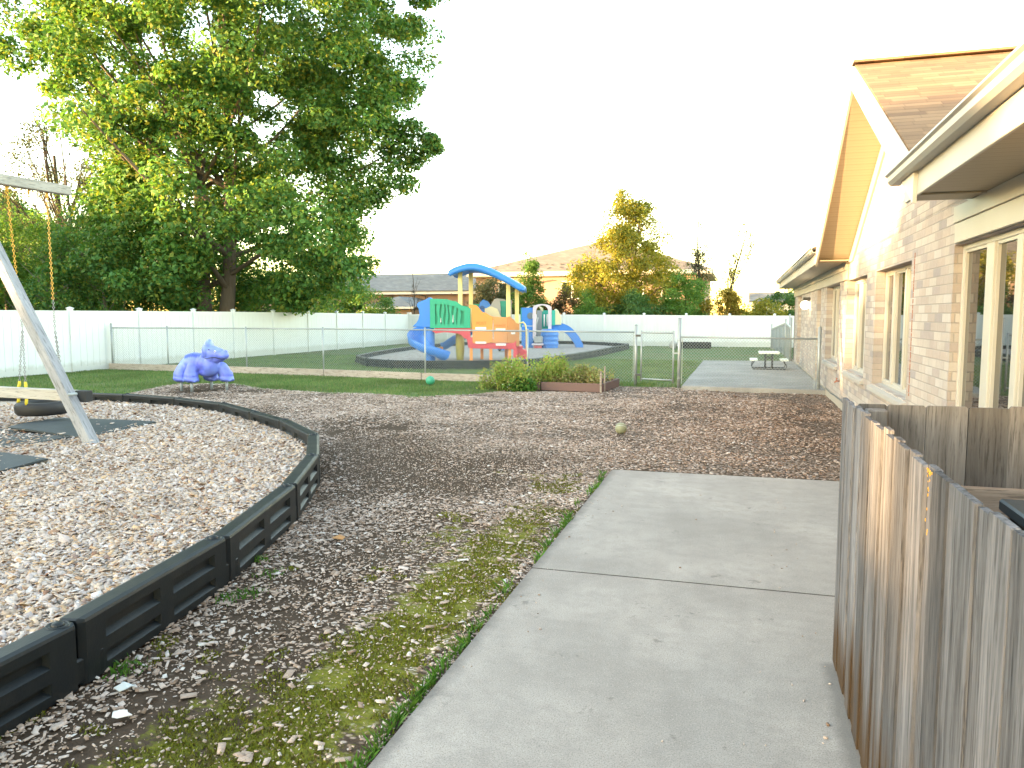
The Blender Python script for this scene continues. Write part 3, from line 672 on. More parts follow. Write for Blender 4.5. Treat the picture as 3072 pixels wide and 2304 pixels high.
m = MB(); diamonds(m, ga, gb, .16, 1.32, 1.32); m.build('mesh_panel', 'wire', gt)
m = MB(); m.box((-2.44, 18.89, 1.18), (-2.29, 18.95, 1.23)); m.box((-2.44, 18.89, .22), (-2.29, 18.95, .27)); m.build('hinge', 'dark_steel', gt)
m = MB(); m.bar(gb + Vector((0, 0, .80)), Vector((-1.37, 18.6, .80)), .03); m.build('latch', 'galv', gt)
# board under the fence
pb = thing('grade_board', 'pale timber boards laid on edge under the chain link fence', 'board', (-12, 19.6, 0))
bp = [(-19.3, 19.85), (-15.6, 19.72), (-11.3, 19.36), (-8.1, 18.88), (-5.3, 18.68)]
for i in range(4):
    a, b = Vector((*bp[i], .075)), Vector((*bp[i + 1], .075)); d = (b - a).normalized() * .01
    MB().bar(a + d, b - d, .045, .20).build('board', 'wood_board', pb, bevel=.004)

# ================================================================= WOODEN FENCE round the equipment
wf = thing('wooden_fence', 'weathered grey board fence boxing in equipment beside the concrete path', 'fence', (.48, 3.9, 0))
def board(m, o, ux, un, wd, h, th=.017, ear=.018, z0=.02):
    k = random.uniform(-.003, .003)
    m.prism([(0, z0), (wd, z0), (wd, h - ear), (wd - ear, h), (ear, h), (0, h - ear)], o, ux, (k, k, 1), un, th)
m = MB(); y = 3.93; k = 0
while y > -1.0:
    wd = random.uniform(.086, .094) if k % 2 else random.uniform(.125, .14)
    off = (0, -.005)[k % 2] + random.uniform(-.002, .002)
    board(m, (.475 - off, y, 0), (0, -1, 0), (1, 0, 0), wd, 1.312 + random.uniform(-.006, .006), .017, random.uniform(.002, .005)); y -= wd - (.0 if k % 2 == 0 else -.003); k += 1
m.build('boards', 'wood_grey', wf)
m = MB(); x = .545; k = 0; gaps = {1: .006, 4: .018, 7: .02}
while x < 1.80:
    wd = random.uniform(.16, .175) if k else .125
    board(m, (x, 3.93 + random.uniform(-.003, .003), 0), (1, 0, 0), (0, 1, 0), wd, 1.285 + random.uniform(-.006, .006), .018, .008); x += wd + gaps.get(k, .0015); k += 1
m.build('boards', 'wood_brown', wf)
for z in (.28, .79):
    MB().box((.56, 3.885, z), (1.85, 3.925, z + .13)).build('rail', 'wood_rail', wf, bevel=.004)
    MB().box((.515, -1.0, z), (.553, 3.87, z + .09)).build('rail', 'wood_brown', wf, bevel=.004)
MB().box((.565, 3.79, 0), (.655, 3.88, 1.27)).build('post', 'wood_brown', wf, bevel=.006)
MB().box((1.20, 3.94, 0), (1.26, 3.98, 1.15)).build('post', 'wood_rail', wf, bevel=.006)
m = MB()
for i in range(26):
    z = 1.305 - random.random() ** 2.4 * .20; y = 2.165 + random.gauss(0, .004 + .010 * (z > 1.27)); s = random.uniform(.0018, .0042); m.sphere((.4735 + random.uniform(-.002, .002), y, z), s, 5, 3, (.35, 1, 1.3))
m.build('lichen', 'lichen', wf)
# cooling unit behind the fence
ac = thing('air_conditioner', 'black boxy cooling unit with blue-grey lid behind the wooden fence', 'air conditioner', (1.35, 2.9, 0))
MB().box((.985, 2.25, .02), (1.80, 3.24, .96)).build('casing', 'ac_dark', ac, bevel=.01)
MB().box((.955, 2.23, .963), (1.82, 3.265, 1.01)).build('lid', 'ac_blue', ac, bevel=.008)
m = MB()
for i in range(14): z = .08 + i * .056; m.box((.97, 2.3, z), (.982, 3.17, z + .025)); m.box((1.02, 3.221, z), (1.77, 3.233, z + .025))
m.build('grille', 'ac_dark', ac)
m = MB()
for i in range(9): m.tube([(1.38 + .04 * i * math.cos(a), 2.74 + .04 * i * math.sin(a), 1.014) for a in np.linspace(0, 6.283, 20)], .003, 4, False)
m.build('fan_guard', 'dark_steel', ac)

# ================================================================= PLAY AREA BORDERS
def timber_mesh(L, H=.30, W=.10, recess=True):
    """one moulded border timber: rounded ends, four recessed pockets on each face; built along +x from 0 to L, outer face at y=0, inner at y=W"""
    parts = {}
    m = MB(); e = .05
    top = [(e * .25, 0 + .012), (0, .04), (0, W - .04), (e * .25, W - .012), (L - e * .25, W - .012), (L, W - .04), (L, .04), (L - e * .25, .012)]
    def layer(z, ins, ends=0.0): return [(min(max(x + (ends if x < L / 2 else -ends), 0), L), min(max(y, ins), W - ins), z) for x, y in top]
    Ls = [layer(-.02, 0, .0), layer(H * .42, 0), layer(H * .44, 0), layer(H - .02, 0), layer(H - .006, .012, .006), layer(H, .024, .014)]
    vs = [v for l in Ls for v in l]; n = 8; fs = [(i * n + j, i * n + (j + 1) % n, (i + 1) * n + (j + 1) % n, (i + 1) * n + j) for i in range(len(Ls) - 1) for j in range(n)]
    fs.append(tuple((len(Ls) - 1) * n + j for j in range(n)))
    m.add(vs, [f[::-1] if len(f) == 4 else f for f in fs] if False else fs)
    return m
def timber(name, a, b, label, group, H=.30, W=.10, z0=0.0, recess=True, over=.05):
    """outer top edge from a to b, body on the left-hand side of a->b"""
    a, b = Vector((*a, 0)), Vector((*b, 0)); d = b - a; L = d.length + over; rz = math.atan2(d.y, d.x)
    t = thing(name, label, 'border timber', (a.x, a.y, z0), rz, group)
    # body as frame around the pockets
    m = MB(); hz = [-.03, H * .05, H * .25, H * .48, H * .76, H - .022]
    dp = .034
    nx = [0, .026, .12 * L, .455 * L, .545 * L, .88 * L, L - .026, L]
    def yo(x, z):   # outer face offset, with rounded vertical ends and slight taper
        r = .026 if (x <= .001 or x >= L - .001) else 0; return r + (.0 if z < H - .03 else .0)
    for face in (0, 1):
        base = {}
        for i, x in enumerate(nx):
            for j, z in enumerate(hz):
                y = yo(x, z); y = y if face == 0 else W - y
                base[i, j] = len(m.v); m.v.append((x, y, z))
        for i in range(len(nx) - 1):
            for j in range(len(hz) - 1):
                pocket = (i in (2, 4)) and (j in (1, 3)) and recess
                q = (base[i, j], base[i + 1, j], base[i + 1, j + 1], base[i, j + 1])
                if not pocket: m.f.append(q if face == 0 else q[::-1])
                else:
                    x0, x1, z0_, z1_ = nx[i], nx[i + 1], hz[j], hz[j + 1]; s = .012
                    yi = (dp if face == 0 else W - dp); k = len(m.v)
                    m.v += [(x0 + s, yi, z0_ + s * 1.8), (x1 - s, yi, z0_ + s * 1.8), (x1 - s, yi, z1_ - s * .4), (x0 + s, yi, z1_ - s * .4)]
                    for u in range(4):
                        f = (q[u], q[(u + 1) % 4], k + (u + 1) % 4, k + u); m.f.append(f if face == 0 else f[::-1])
                    f = (k, k + 1, k + 2, k + 3); m.f.append(f if face == 0 else f[::-1])
        if face == 0: B0 = base
        else: B1 = base
    nh = len(hz) - 1; nn = len(nx)
    for i_ in (0, nn - 1):
        for j in range(nh):
            f = (B0[i_, j], B0[i_, j + 1], B1[i_, j + 1], B1[i_, j]); m.f.append(f if i_ == 0 else f[::-1])
    # rounded top
    k = len(m.v)
    for i, x in enumerate(nx):
        xx = min(max(x, .010), L - .010)
        m.v += [(x, yo(x, 0) + .006, H - .008), (xx, .028, H), (xx, W - .028, H), (x, W - yo(x, 0) - .006, H - .008)]
    for i in range(nn - 1):
        c, e_ = k + 4 * i, k + 4 * (i + 1)
        m.f += [(B0[i, nh], B0[i + 1, nh], e_, c), (c, e_, e_ + 1, c + 1), (c + 1, e_ + 1, e_ + 2, c + 2), (c + 2, e_ + 2, e_ + 3, c + 3), (c + 3, e_ + 3, B1[i + 1, nh], B1[i, nh])]
    for i_, c in ((0, k), (nn - 1, k + 4 * (nn - 1))):
        f = (B0[i_, nh], c, c + 1, c + 2, c + 3, B1[i_, nh]); m.f.append(f if i_ == 0 else f[::-1])
    m.build('body', 'black_plastic', t, local=True)
    if recess:
        MB().box((L - .06, .012, -.02), (L + .16, W - .012, H * .36)).build('connector', 'black_plastic', t, local=True, bevel=.01)
        s = MB(); s.lathe([(.0, H + .016), (.022, H + .014), (.030, H + .002), (.030, H - .01)], 18, (L - .055, W / 2, 0)); s.lathe([(.040, H - .001), (.043, H + .004), (.050, H + .004), (.053, H - .005)], 18, (L - .055, W / 2, 0))
        s.build('stake_cap', 'black_plastic', t, local=True, smooth=True)
    return t
WORDS = ['nearest black border timber at the lower left edge of the picture', 'second black border timber from the camera, with a round stake cap', 'third black border timber from the camera, beside the bare dirt', 'fourth black border timber, where the curve starts to bend away', 'fifth black border timber, at the bend facing the dark soil patch', 'sixth black border timber, at the outermost turn of the curve', 'seventh black border timber, just past the turn', 'eighth black border timber, in front of the far mulch', 'ninth black border timber, right of the purple animal in the picture', 'tenth black border timber, just below the purple animal', 'eleventh black border timber, right of the swing post by the lawn', 'twelfth black border timber, behind the tyre swing', 'border timber behind the tyre swing towards the lawn', 'border timber on the far left curve of the swing area', 'border timber at the far left end of the swing area']
for i in range(len(BORDER) - 1):
    timber('border_timber', BORDER[i], BORDER[i + 1], WORDS[i], 'black plastic timbers curving round the swing area', .285 + .006 * (i % 2), .135, 0, over=-.014)
# fill inside the swing area
poly = [(x - .05, y) for x, y in SWING_POLY]
o = MB().add([(x, y, .118) for x, y in poly], [tuple(range(len(poly)))]).build('play_surface', 'fill'); tag(o, kind='structure')

# second play area, round the climbing sets
B2 = [(-14.9, 33.4), (-14.6, 30.8), (-14.1, 27.9), (-13.5, 25.4), (-12.2, 23.6), (-11.0, 22.85), (-9.8, 22.8), (-8.3, 23.2), (-6.95, 24.1), (-6.45, 25.9), (-6.1, 28.3), (-5.8, 31), (-5.65, 34), (-5.5, 37), (-5.45, 39.6), (-7.0, 41.4), (-8.5, 42.7), (-10.2, 42.6), (-12.5, 42.2), (-14.2, 40.5), (-14.9, 37)]
B2 = B2[::-1]
SEG = []
for i in range(len(B2)):
    a, b = B2[i], B2[(i + 1) % len(B2)]
    n = max(1, round(math.dist(a, b) / 1.45))
    for j in range(n):
        p = tuple(a[k] + (b[k] - a[k]) * j / n for k in (0, 1)); q = tuple(a[k] + (b[k] - a[k]) * (j + 1) / n for k in (0, 1))
        c = ((p[0] + q[0]) / 2, (p[1] + q[1]) / 2)
        side = 'near' if c[1] < 25.5 else 'back' if c[1] > 41 else ('right' if c[0] > -9 else 'left')
        SEG.append((q, p, side, c))
ORD = ['first', 'second', 'third', 'fourth', 'fifth', 'sixth', 'seventh', 'eighth', 'ninth', 'tenth', 'eleventh', 'twelfth', 'thirteenth', 'fourteenth', 'fifteenth', 'sixteenth']
for side, key, txt in (('near', 0, 'from the left'), ('back', 0, 'from the left'), ('left', 1, 'counted away from the camera'), ('right', 1, 'counted away from the camera')):
    for k, (q, p, _, c) in enumerate(sorted([s_ for s_ in SEG if s_[2] == side], key=lambda s_: s_[3][key])):
        timber('border_timber', q, p, '%s black timber %s on the %s side of the climbing bed' % (ORD[k], txt, side), 'black timbers round the climbing bed', .25, .12, 0, recess=True, over=.02)
o = MB().add([(x, y, .08) for x, y in B2[::-1]], [tuple(range(len(B2)))]).build('play_surface', 'fill2'); tag(o, kind='structure')

# ================================================================= TYRE SWING
sw = thing('swing_frame', 'weathered timber A-frame with long top beam and pale cross brace over the wood chips', 'swing frame', (-9.75, 7.77, 0))
AX, AY, AZ = -9.75, 7.74, 3.50
for s in (1, -1):
    foot = Vector((AX + s * 2.27, 7.42 if s > 0 else 7.5, .05)); apex = Vector((AX - s * .04, AY - .0, AZ))
    MB().bar(foot, apex, .135, .135, (0, 1, 0)).build('leg', 'wood_post', sw, bevel=.010)
MB().bar((AX - .015, 6.0, AZ + .03), (AX + .17, 9.24, AZ + .03), .135, .135).build('top_beam', 'wood_beam', sw, bevel=.008)
MB().bar((AX - 2.25, 7.72, .73), (AX + 1.86, 7.61, .70), .10, .135).build('brace', 'wood_brace', sw, bevel=.006)
MB().bar((AX + 1.863, 7.61, .70), (AX + 2.03, 7.605, .698), .11, .14).build('brace_end', 'black_inner', sw, bevel=.006)
m = MB(); m.tube([(AX + 1.98, 7.36, .74), (AX + 1.98, 7.46, .74)], .022, 10); m.tube([(AX + 1.98, 7.345, .74), (AX + 1.98, 7.36, .74)], .012, 8)
m.build('bolt', 'galv', sw, smooth=True)
TC = Vector((-9.60, 8.62, .375))
rt = Vector((.959, .284, 0)); fh = Vector((-.284, .959, 0))
ts = thing('tyre_swing', 'black tyre laid flat, hung by grey chains coloured sunlit gold above, yellow-sleeved below', 'tyre swing', (TC.x, TC.y, .37))
prof = [(.20, .05), (.20, .085), (.26, .095), (.315, .088), (.342, .055), (.348, 0), (.342, -.055), (.315, -.088), (.26, -.095), (.20, -.085), (.20, -.05), (.235, -.06), (.30, -.06), (.325, 0), (.30, .06), (.235, .06), (.20, .05)]
MB().lathe(prof, 40, TC).build('tyre', 'tyre', ts, smooth=True)
def chain(p, q, link=.042, r=.0042, wd=.011):
    p, q = Vector(p), Vector(q); d = (q - p); L = d.length; d.normalize(); n = int(L / (link * .78)); m = MB()
    u = d.orthogonal().normalized(); v = d.cross(u)
    for i in range(n):
        c = p + d * ((i + .5) * L / n); a = u if i % 2 else v
        pts = [c + d * (x * (link / 2 - wd)) + d * (math.cos(t) * wd * (1 if x > 0 else 1)) * 0 + a * (math.sin(t) * wd) + d * (abs(math.cos(t)) * wd * x) for x, t in ((1, -1.57), (1, 0), (1, 1.57), (-1, 1.57), (-1, 0), (-1, -1.57), (1, -1.57))]
        m.tube(pts, r, 4, False)
    return m
hang = [Vector((-9.66, 8.30, 3.43)), Vector((-9.62, 8.90, 3.43))]
join = [TC + rt * -.226 + Vector((0, 0, 1.51 - .375)), TC + rt * .236 + Vector((0, 0, 1.50 - .375))]
low = [[TC + rt * -.26 + fh * -.14, TC + rt * -.03 + fh * -.31], [TC + rt * .17 + fh * .24, TC + rt * .33 + fh * .03]]
for i in range(2):
    j = join[i]; mid = hang[i].lerp(j, .78)
    chain(hang[i], mid, .046, .0052, .013).build('upper_chain', 'chain_sun', ts)
    chain(mid, j).build('upper_chain', 'chain', ts)
    for l in low[i]:
        l = l.copy(); l.z = TC.z + .07; k = j.lerp(l, .70)
        chain(j, k).build('lower_chain', 'chain', ts)
        dd = (l - k); MB().tube([k + dd * (x / 8) + Vector((random.uniform(-.004, .004), random.uniform(-.004, .004), 0)) for x in range(9)], [.017, .022, .019, .023, .019, .022, .02, .022, .018], 8).build('sleeve', 'sleeve', ts, smooth=True)
m = MB()
for h in hang: m.tube([h + Vector((0, 0, .03)), h, h + Vector((.0, 0, -.05))], .018, 8)
m.tube([(AX + .11, 8.62, 3.46), (AX + .11, 8.62, 3.39)], .012, 6)
m.build('hanger', 'chain_sun', ts, smooth=True)
# rubber mats
def rubber(name, label, corners, lift, th=.022, z=.175):
    """a warped mat: four corners (x, y, z)"""
    N = 14; c = [Vector(p) for p in corners]; V = []; t = thing(name, label, 'mat', (c[0].x, c[0].y, z), 0, 'black rubber mats under the swing')
    for lay in (0, 1):
        for i in range(N + 1):
            for j in range(N + 1):
                u, v = i / N, j / N
                p = (c[0] * (1 - u) + c[1] * u) * (1 - v) + (c[3] * (1 - u) + c[2] * u) * v
                b = lift * math.sin(math.pi * u) * math.sin(math.pi * v) + .012 * math.sin(5 * u + 3 * v)
                V.append((p.x, p.y, p.z + b - (th if lay else 0)))
    n = N + 1; F = []
    for i in range(N):
        for j in range(N):
            a = i * n + j; F.append((a, a + n, a + n + 1, a + 1)); a += n * n; F.append((a + 1, a + n + 1, a + n, a))
    for k in range(N):
        for a, b in ((k * n, (k + 1) * n), (k + 1, k), ((k + 1) * n + N, k * n + N), (N * n + k, N * n + k + 1)): F.append((a, b, b + n * n, a + n * n))
    m = MB(); m.v = V; m.f = F; m.build('sheet', 'rubber_mat', t, smooth=False)
rubber('rubber_mat', 'large greenish black rubber mat under the swing post, curled up in the middle', [(-9.30, 7.80, .22), (-9.90, 9.15, .17), (-8.05, 9.10, .16), (-7.92, 7.62, .17)], .055)
rubber('rubber_mat', 'black rubber mat half hidden under the larger curled mat', [(-9.9, 6.75, .16), (-9.7, 8.0, .165), (-8.05, 7.68, .165), (-8.28, 6.72, .165)], .012)
rubber('rubber_mat', 'black rubber mat at the left edge of the picture, nearest the camera', [(-8.6, 5.3, .18), (-8.3, 6.62, .18), (-6.98, 6.30, .18), (-7.0, 5.45, .18)], .03)

# ================================================================= PURPLE RIDE-ON ANIMAL
def blob(name, mat, parent, balls, voxel=.022, smooth=8):
    """balls: (centre, radii) ellipsoids and ('cap', p, q, r0, r1) limbs, fused into one surface"""
    m = MB()
    for b in balls:
        if b[0] == 'cap':
            _, p, q, r0, r1 = b; p, q = Vector(p), Vector(q); k = 9
            for i in range(k): t = i / (k - 1); m.sphere(p.lerp(q, t), r0 + (r1 - r0) * t, 14, 9)
        else: m.sphere(b[0], 1.0, 18, 12, b[1])
    o = m.build(name, mat, parent, local=True)
    r = o.modifiers.new('r', 'REMESH'); r.mode = 'VOXEL'; r.voxel_size = voxel; r.use_smooth_shade = True
    s = o.modifiers.new('s', 'SMOOTH'); s.iterations = smooth; s.factor = .5
    dg = bpy.context.evaluated_depsgraph_get(); me = bpy.data.meshes.new_from_object(o.evaluated_get(dg))
    o.modifiers.clear(); o.data = me; me.polygons.foreach_set('use_smooth', [True] * len(me.polygons))
    return o
DX, DY = -11.83, 14.9
dn = thing('ride_on_dinosaur', 'purple plastic dinosaur ride with a frilled head on four metal legs', 'play animal', (DX, DY, 0), math.atan2(.284, .959) - .12)
L_ = []
# local x = heading (right in the picture), y = away from camera
L_ += [((-.16, .0, .60), (.36, .24, .20)), ((.06, .0, .60), (.30, .24, .22)), ((-.34, 0, .52), (.22, .22, .20)), ((.20, -.02, .56), (.22, .22, .26)), ((.12, 0, .42), (.22, .20, .14))]
for x, y, hx in ((-.50, -.10, .0), (-.17, -.24, .0), (.48, .13, .0), (.05, .24, 0)):
    L_ += [('cap', (x * .86, y * .8, .50), (x, y, .34), .13, .15), ((x + .01, y, .26), (.175, .16, .095)), ((x + .05, y - .01, .235), (.15, .15, .06)), ((x + .02, y, .33), (.155, .15, .13))]
# neck and head turned towards the viewer's right
L_ += [('cap', (.20, -.02, .62), (.30, -.06, .78), .19, .17), ((.30, -.09, .83), (.21, .15, .18)), ((.40, -.10, .82), (.21, .13, .15)), ((.56, -.12, .79), (.14, .11, .10)), ((.62, -.12, .86), (.055, .05, .055)), ((.40, -.09, .71), (.18, .11, .09)), ((.50, -.11, .74), (.13, .09, .07))]
# frill
L_ += [((.175, -.06, .88), (.11, .20, .19)), ((.20, -.06, 1.02), (.085, .14, .11)), ((.215, -.06, 1.10), (.05, .07, .06)), ((.34, -.10, .92), (.10, .10, .06)), ((.12, -.12, .80), (.07, .10, .09))]
# back ridges
for i in range(9):
    x = -.34 + i * .055; z = .70 + .11 * math.sin((i + 2.5) / 10 * 2.6)
    L_ += [((x, -.04, z - .03), (.016, .15, .075))]
# toes
for x, y in ((-.50, -.10), (-.17, -.24), (.48, .13), (.05, .24)):
    for k in (-1, 0, 1): L_ += [((x + .13, y + k * .075 - .02, .215), (.055, .04, .038))]
blob('body', 'dino', dn, L_, .0135, 2)
e = MB().sphere((.425, -.218, .885), .024, 12, 8).build('eye', 'white', dn, smooth=True, local=True)
MB().sphere((.432, -.240, .885), .011, 10, 6).build('pupil', 'black', e, smooth=True, local=True)
MB().sphere((.30, -.255, .925), .016, 8, 6, (1.6, .35, .8)).build('ear_hole', 'black', dn, smooth=True, local=True)
MB().tube([(.16, -.245, .742), (.24, -.262, .722), (.34, -.228, .745), (.42, -.218, .748), (.50, -.218, .728), (.57, -.212, .712), (.63, -.165, .715)], .0075, 6).build('mouth', 'black', dn, smooth=True, local=True)
for x, y in ((-.50, -.10), (-.17, -.24), (.48, .13), (.05, .24)):
    MB().tube([(x + .02, y, -.08), (x + .02, y, .21)], .032, 10).build('leg', 'galv', dn, smooth=True, local=True)

# ================================================================= BALLS
def ball(name, label, x, y, r, mat, z=0.0, band=True):
    t = thing(name, label, 'ball', (x, y, z + r))
    MB().sphere((0, 0, 0), r, 28, 18).build('skin', mat, t, smooth=True, local=True)
    if band:
        m = MB(); m.tube([(math.cos(a) * r * .999, math.sin(a) * r * .78, -math.sin(a) * r * .62) for a in np.linspace(0, 2 * math.pi, 33)], r * .028, 5, False); m.build('seam', 'paper', t, smooth=True, local=True)
    MB().lathe([(0, .0015), (r * .12, .001), (r * .13, -.003)], 12, (r * .05, 0, r)).build('valve', 'black_inner', t, local=True)
ball('ball', 'green rubber ball on the grass in front of the chain link fence', -7.32, 17.6, .112, 'ball_green', -.02, False)
ball('ball', 'dull olive ball resting on the mulch in the middle of the yard', -1.62, 11.05, .085, 'ball_olive', -.02, True)

# ================================================================= PICNIC TABLE
pt = thing('picnic_table', 'small white picnic table with two benches and dark bent legs on the patio', 'picnic table', (.86, 24.6, .07))
def top(name, cx, w_, zt, L=1.05, th=.05):
    n = 8; r = .07; pts = []
    for k, (sx, sy) in enumerate(((1, 1), (-1, 1), (-1, -1), (1, -1))):
        for j in range(n + 1):
            a = math.pi / 2 * (k + j / n); pts.append((cx + sx * (w_ / 2 - r) + r * math.cos(a), sy * (L / 2 - r) + r * math.sin(a)))
    return MB().prism(pts, (0, 0, zt - th), (1, 0, 0), (0, 1, 0), (0, 0, 1), th).build(name, 'table_white', pt, bevel=.008, local=True)
top('table_top', 0, .60, .53); top('bench', -.44, .23, .31, 1.0, .045); top('bench', .44, .23, .31, 1.0, .045)
for y in (-.38, .38):
    m = MB()
    m.tube([(-.42, y, .265), (-.50, y, .12), (-.47, y, .02), (.47, y, .02), (.50, y, .12), (.42, y, .265)], .014, 8)
    m.tube([(-.10, y, .02), (-.10, y, .48)], .016, 8); m.tube([(.10, y, .02), (.10, y, .48)], .016, 8)
    m.tube([(-.10, y, .40), (.10, y, .30)], .009, 6); m.tube([(.10, y, .40), (-.10, y, .30)], .009, 6); m.tube([(-.15, y, .475), (.15, y, .475)], .012, 6)
    m.build('leg_frame', 'dark_steel', pt, smooth=True, local=True)

# ================================================================= SLATTED ENCLOSURE, BLACK BED, BOULDER
en = thing('slatted_enclosure', 'grey slatted wire enclosure with a sloping top against the far end of the brick wall', 'enclosure', (1.8, 36, 0))
P = [(1.55, 41.5, 1.25), (1.83, 34.2, 1.55), (1.80, 30.0, 1.62)]; tops = [(.98, 1.36), (1.38, 1.22)]
for x, y, h in P + [(1.95, 33.6, 1.75)]: MB().tube([(x, y, -.05), (x, y, h)], .035, 10).build('post', 'galv', en, smooth=True)
for i in range(2):
    a, b = Vector((*P[i][:2], 0)), Vector((*P[i + 1][:2], 0)); za, zb = tops[i]
    MB().bar(a + Vector((0, 0, za)), b + Vector((0, 0, zb)), .05, .07).build('rail', 'galv', en)
    n = 22 if i == 0 else 14; m = MB()
    for k in range(n):
        p = a.lerp(b, (k + .5) / n); z = za + (zb - za) * (k + .5) / n; dd = (b - a).normalized() * ((b - a).length / n * .42)
        m.add([p - dd + Vector((0, 0, .04)), p + dd + Vector((0, 0, .04)), p + dd + Vector((0, 0, z - .03)), p - dd + Vector((0, 0, z - .03))], [(0, 1, 2, 3)])
    m.build('slats', 'slat_grey', en)
    m = MB()
    for k in range(4): p = a.lerp(b, (k + .5) / 4); z = za + (zb - za) * (k + .5) / 4; m.bar(p, p + Vector((0, 0, z)), .04)
    m.build('brace', 'galv', en)
bb = thing('raised_bed', 'low black box bed on the lawn against the back fence', 'raised bed', (-2.2, 41.5, 0))
for a, b in (((-3.0, 41.0), (-1.45, 41.1)), ((-1.45, 41.1), (-1.5, 42.3)), ((-3.0, 41.0), (-3.05, 42.2)), ((-3.05, 42.2), (-1.5, 42.3))):
    MB().bar((*a, .13), (*b, .13), .09, .30).build('side', 'black_plastic', bb, bevel=.01)
MB().box((-2.97, 41.05, -.02), (-1.5, 42.2, .2)).build('soil', 'soil', bb)
def rock():
    m = MB(); m.sphere((0, 0, .12), .2, 16, 10, (1.0, .9, 1.25)); V = [Vector(v) for v in m.v]
    m.v = [tuple(v + Vector(v).normalized() * .05 * (mnoise.noise(v * 6))) for v in V]; return m
o = rock().build('boulder', 'sill', None, smooth=True); o.location = (-3.35, 41.2, 0); tag(o, 'small dark rounded boulder beside the black bed on the lawn', 'boulder')

# ================================================================= CLIMBING SET (large, with blue canopy)
# local frame: x to the right along the front, y away, z up; front plane y = 0
ps = thing('climbing_set', 'large plastic climbing set with blue curved canopy, green and orange panels and spiral slide', 'climbing set', (-9.28, 25.67, 0), math.atan2(.284, .959))
UX, UY, UZ = (1, 0, 0), (0, 1, 0), (0, 0, 1)
def curve(pts, n=24):
    """smooth interpolation through 2-D control points (sorted in x)"""
    xs = [p[0] for p in pts]; ys = [p[1] for p in pts]; out = []
    for i in range(n + 1):
        x = xs[0] + (xs[-1] - xs[0]) * i / n; k = max(j for j in range(len(xs) - 1) if xs[j] <= x + 1e-9)
        t = (x - xs[k]) / (xs[k + 1] - xs[k]); t = t * t * (3 - 2 * t); out.append((x, ys[k] * (1 - t) + ys[k + 1] * t))
    return out
def catmull(pts, n=30):
    P = [Vector(p) for p in pts]; P = [P[0] * 2 - P[1]] + P + [P[-1] * 2 - P[-2]]; out = []; m_ = len(P) - 3
    for i in range(n + 1):
        t = i / n * m_; k = min(int(t), m_ - 1); t -= k; a, b, c, d = P[k:k + 4]
        q = .5 * ((2 * b) + (c - a) * t + (2 * a - 5 * b + 4 * c - d) * t * t + (3 * b - a - 3 * c + d) * t ** 3); out.append((q.x, q.y))
    return out
# blue end panel with slide entry
def L(m, name, mat, **k): return m.build(name, mat, ps, local=True, **k)
bpan = [(-1.30, 2.34), (-1.42, 2.26), (-1.72, 2.14), (-1.75, 2.05), (-1.68, 1.90), (-1.66, 1.72), (-1.70, 1.55), (-1.78, 1.42), (-1.92, 1.30), (-1.18, 1.26), (-1.18, 2.10), (-1.20, 2.30)]
L(MB().prism(bpan, (0, .02, 0), UX, UZ, UY, .16), 'side_panel', 'blue', bevel=.02)
# green panel: back plate, wavy top rail, bottom rail, wavy bars
topc = curve([(-1.28, 2.28), (-.75, 2.27), (-.42, 2.20), (-.10, 2.03), (.14, 1.98)], 28)
L(MB().strip([(x, z - .03) for x, z in topc], [(x, 1.32) for x, z in topc], (0, .05, 0), UX, UZ, UY, .05), 'guard_plate', 'green')
m = MB(); m.strip([(x, z) for x, z in topc], [(x, z - .19) for x, z in topc], (0, -.045, 0), UX, UZ, UY, .09)
L(m, 'guard_rail', 'green')
m = MB(); m.strip([(x, 1.38) for x, z in topc], [(x, 1.25) for x, z in topc], (0, -.045, 0), UX, UZ, UY, .09); L(m, 'guard_rail', 'green')
L(MB().box((-1.28, -.04, 1.38), (-1.10, .05, 2.09)), 'guard_post', 'green'); L(MB().box((-.08, -.04, 1.38), (.14, .05, 1.86)), 'guard_post', 'green')
gaps = [-1.06, -.90, -.76, -.62, -.47, -.33, -.17]
def topz(x): return min(topc, key=lambda p: abs(p[0] - x))[1] - .18
for i in range(len(gaps) - 1):
    a, b = gaps[i] + .028, gaps[i + 1] - .028; k = 12; A, B = [], []
    for j in range(k + 1):
        t = j / k; zt = 1.37 + (topz((a + b) / 2) - 1.37) * t
        A.append((a + .022 * math.sin(t * 6.2 + i * 1.9), zt)); B.append((b + .022 * math.sin(t * 6.2 + i * 1.9 + 1.1), zt))
    L(MB().strip(B, A, (0, -.03, 0), UX, UZ, UY, .07), 'wavy_bar', 'green')
for x, z0, z1 in ((-.90, 1.44, 1.62), (-.47, 1.44, 1.72)):
    L(MB().prism([(x - .012, z0), (x + .014, z0 + .02), (x + .008, z1), (x - .008, z1 - .02)], (0, -.034, 0), UX, UZ, UY, .004), 'slit', 'label')
# red deck sides
L(MB().strip(curve([(-1.12, 1.25), (.14, 1.25)], 16), [(x, z) for x, z in curve([(-1.12, 1.06), (-.75, 1.10), (-.30, 1.06), (.00, .86), (.14, .80)], 16)], (0, .0, 0), UX, UZ, UY, .12), 'deck_side', 'red')
L(MB().prism([(.02, 1.25), (.14, 1.25), (.14, .93), (.24, .92), (.24, .72), (1.70, .72), (1.72, .80), (1.76, .80), (1.76, .50), (.22, .53), (.06, .56), (.02, .85)], (0, -.02, 0), UX, UZ, UY, .10), 'deck_side', 'red', bevel=.012)
L(MB().box((-1.2, .1, 1.10), (.15, 1.25, 1.18)), 'deck', 'red'); L(MB().box((.1, .1, .56), (1.76, 1.25, .64)), 'deck', 'red')
L(MB().box((1.66, .0, .20), (1.80, .9, .56)), 'deck_side', 'red')
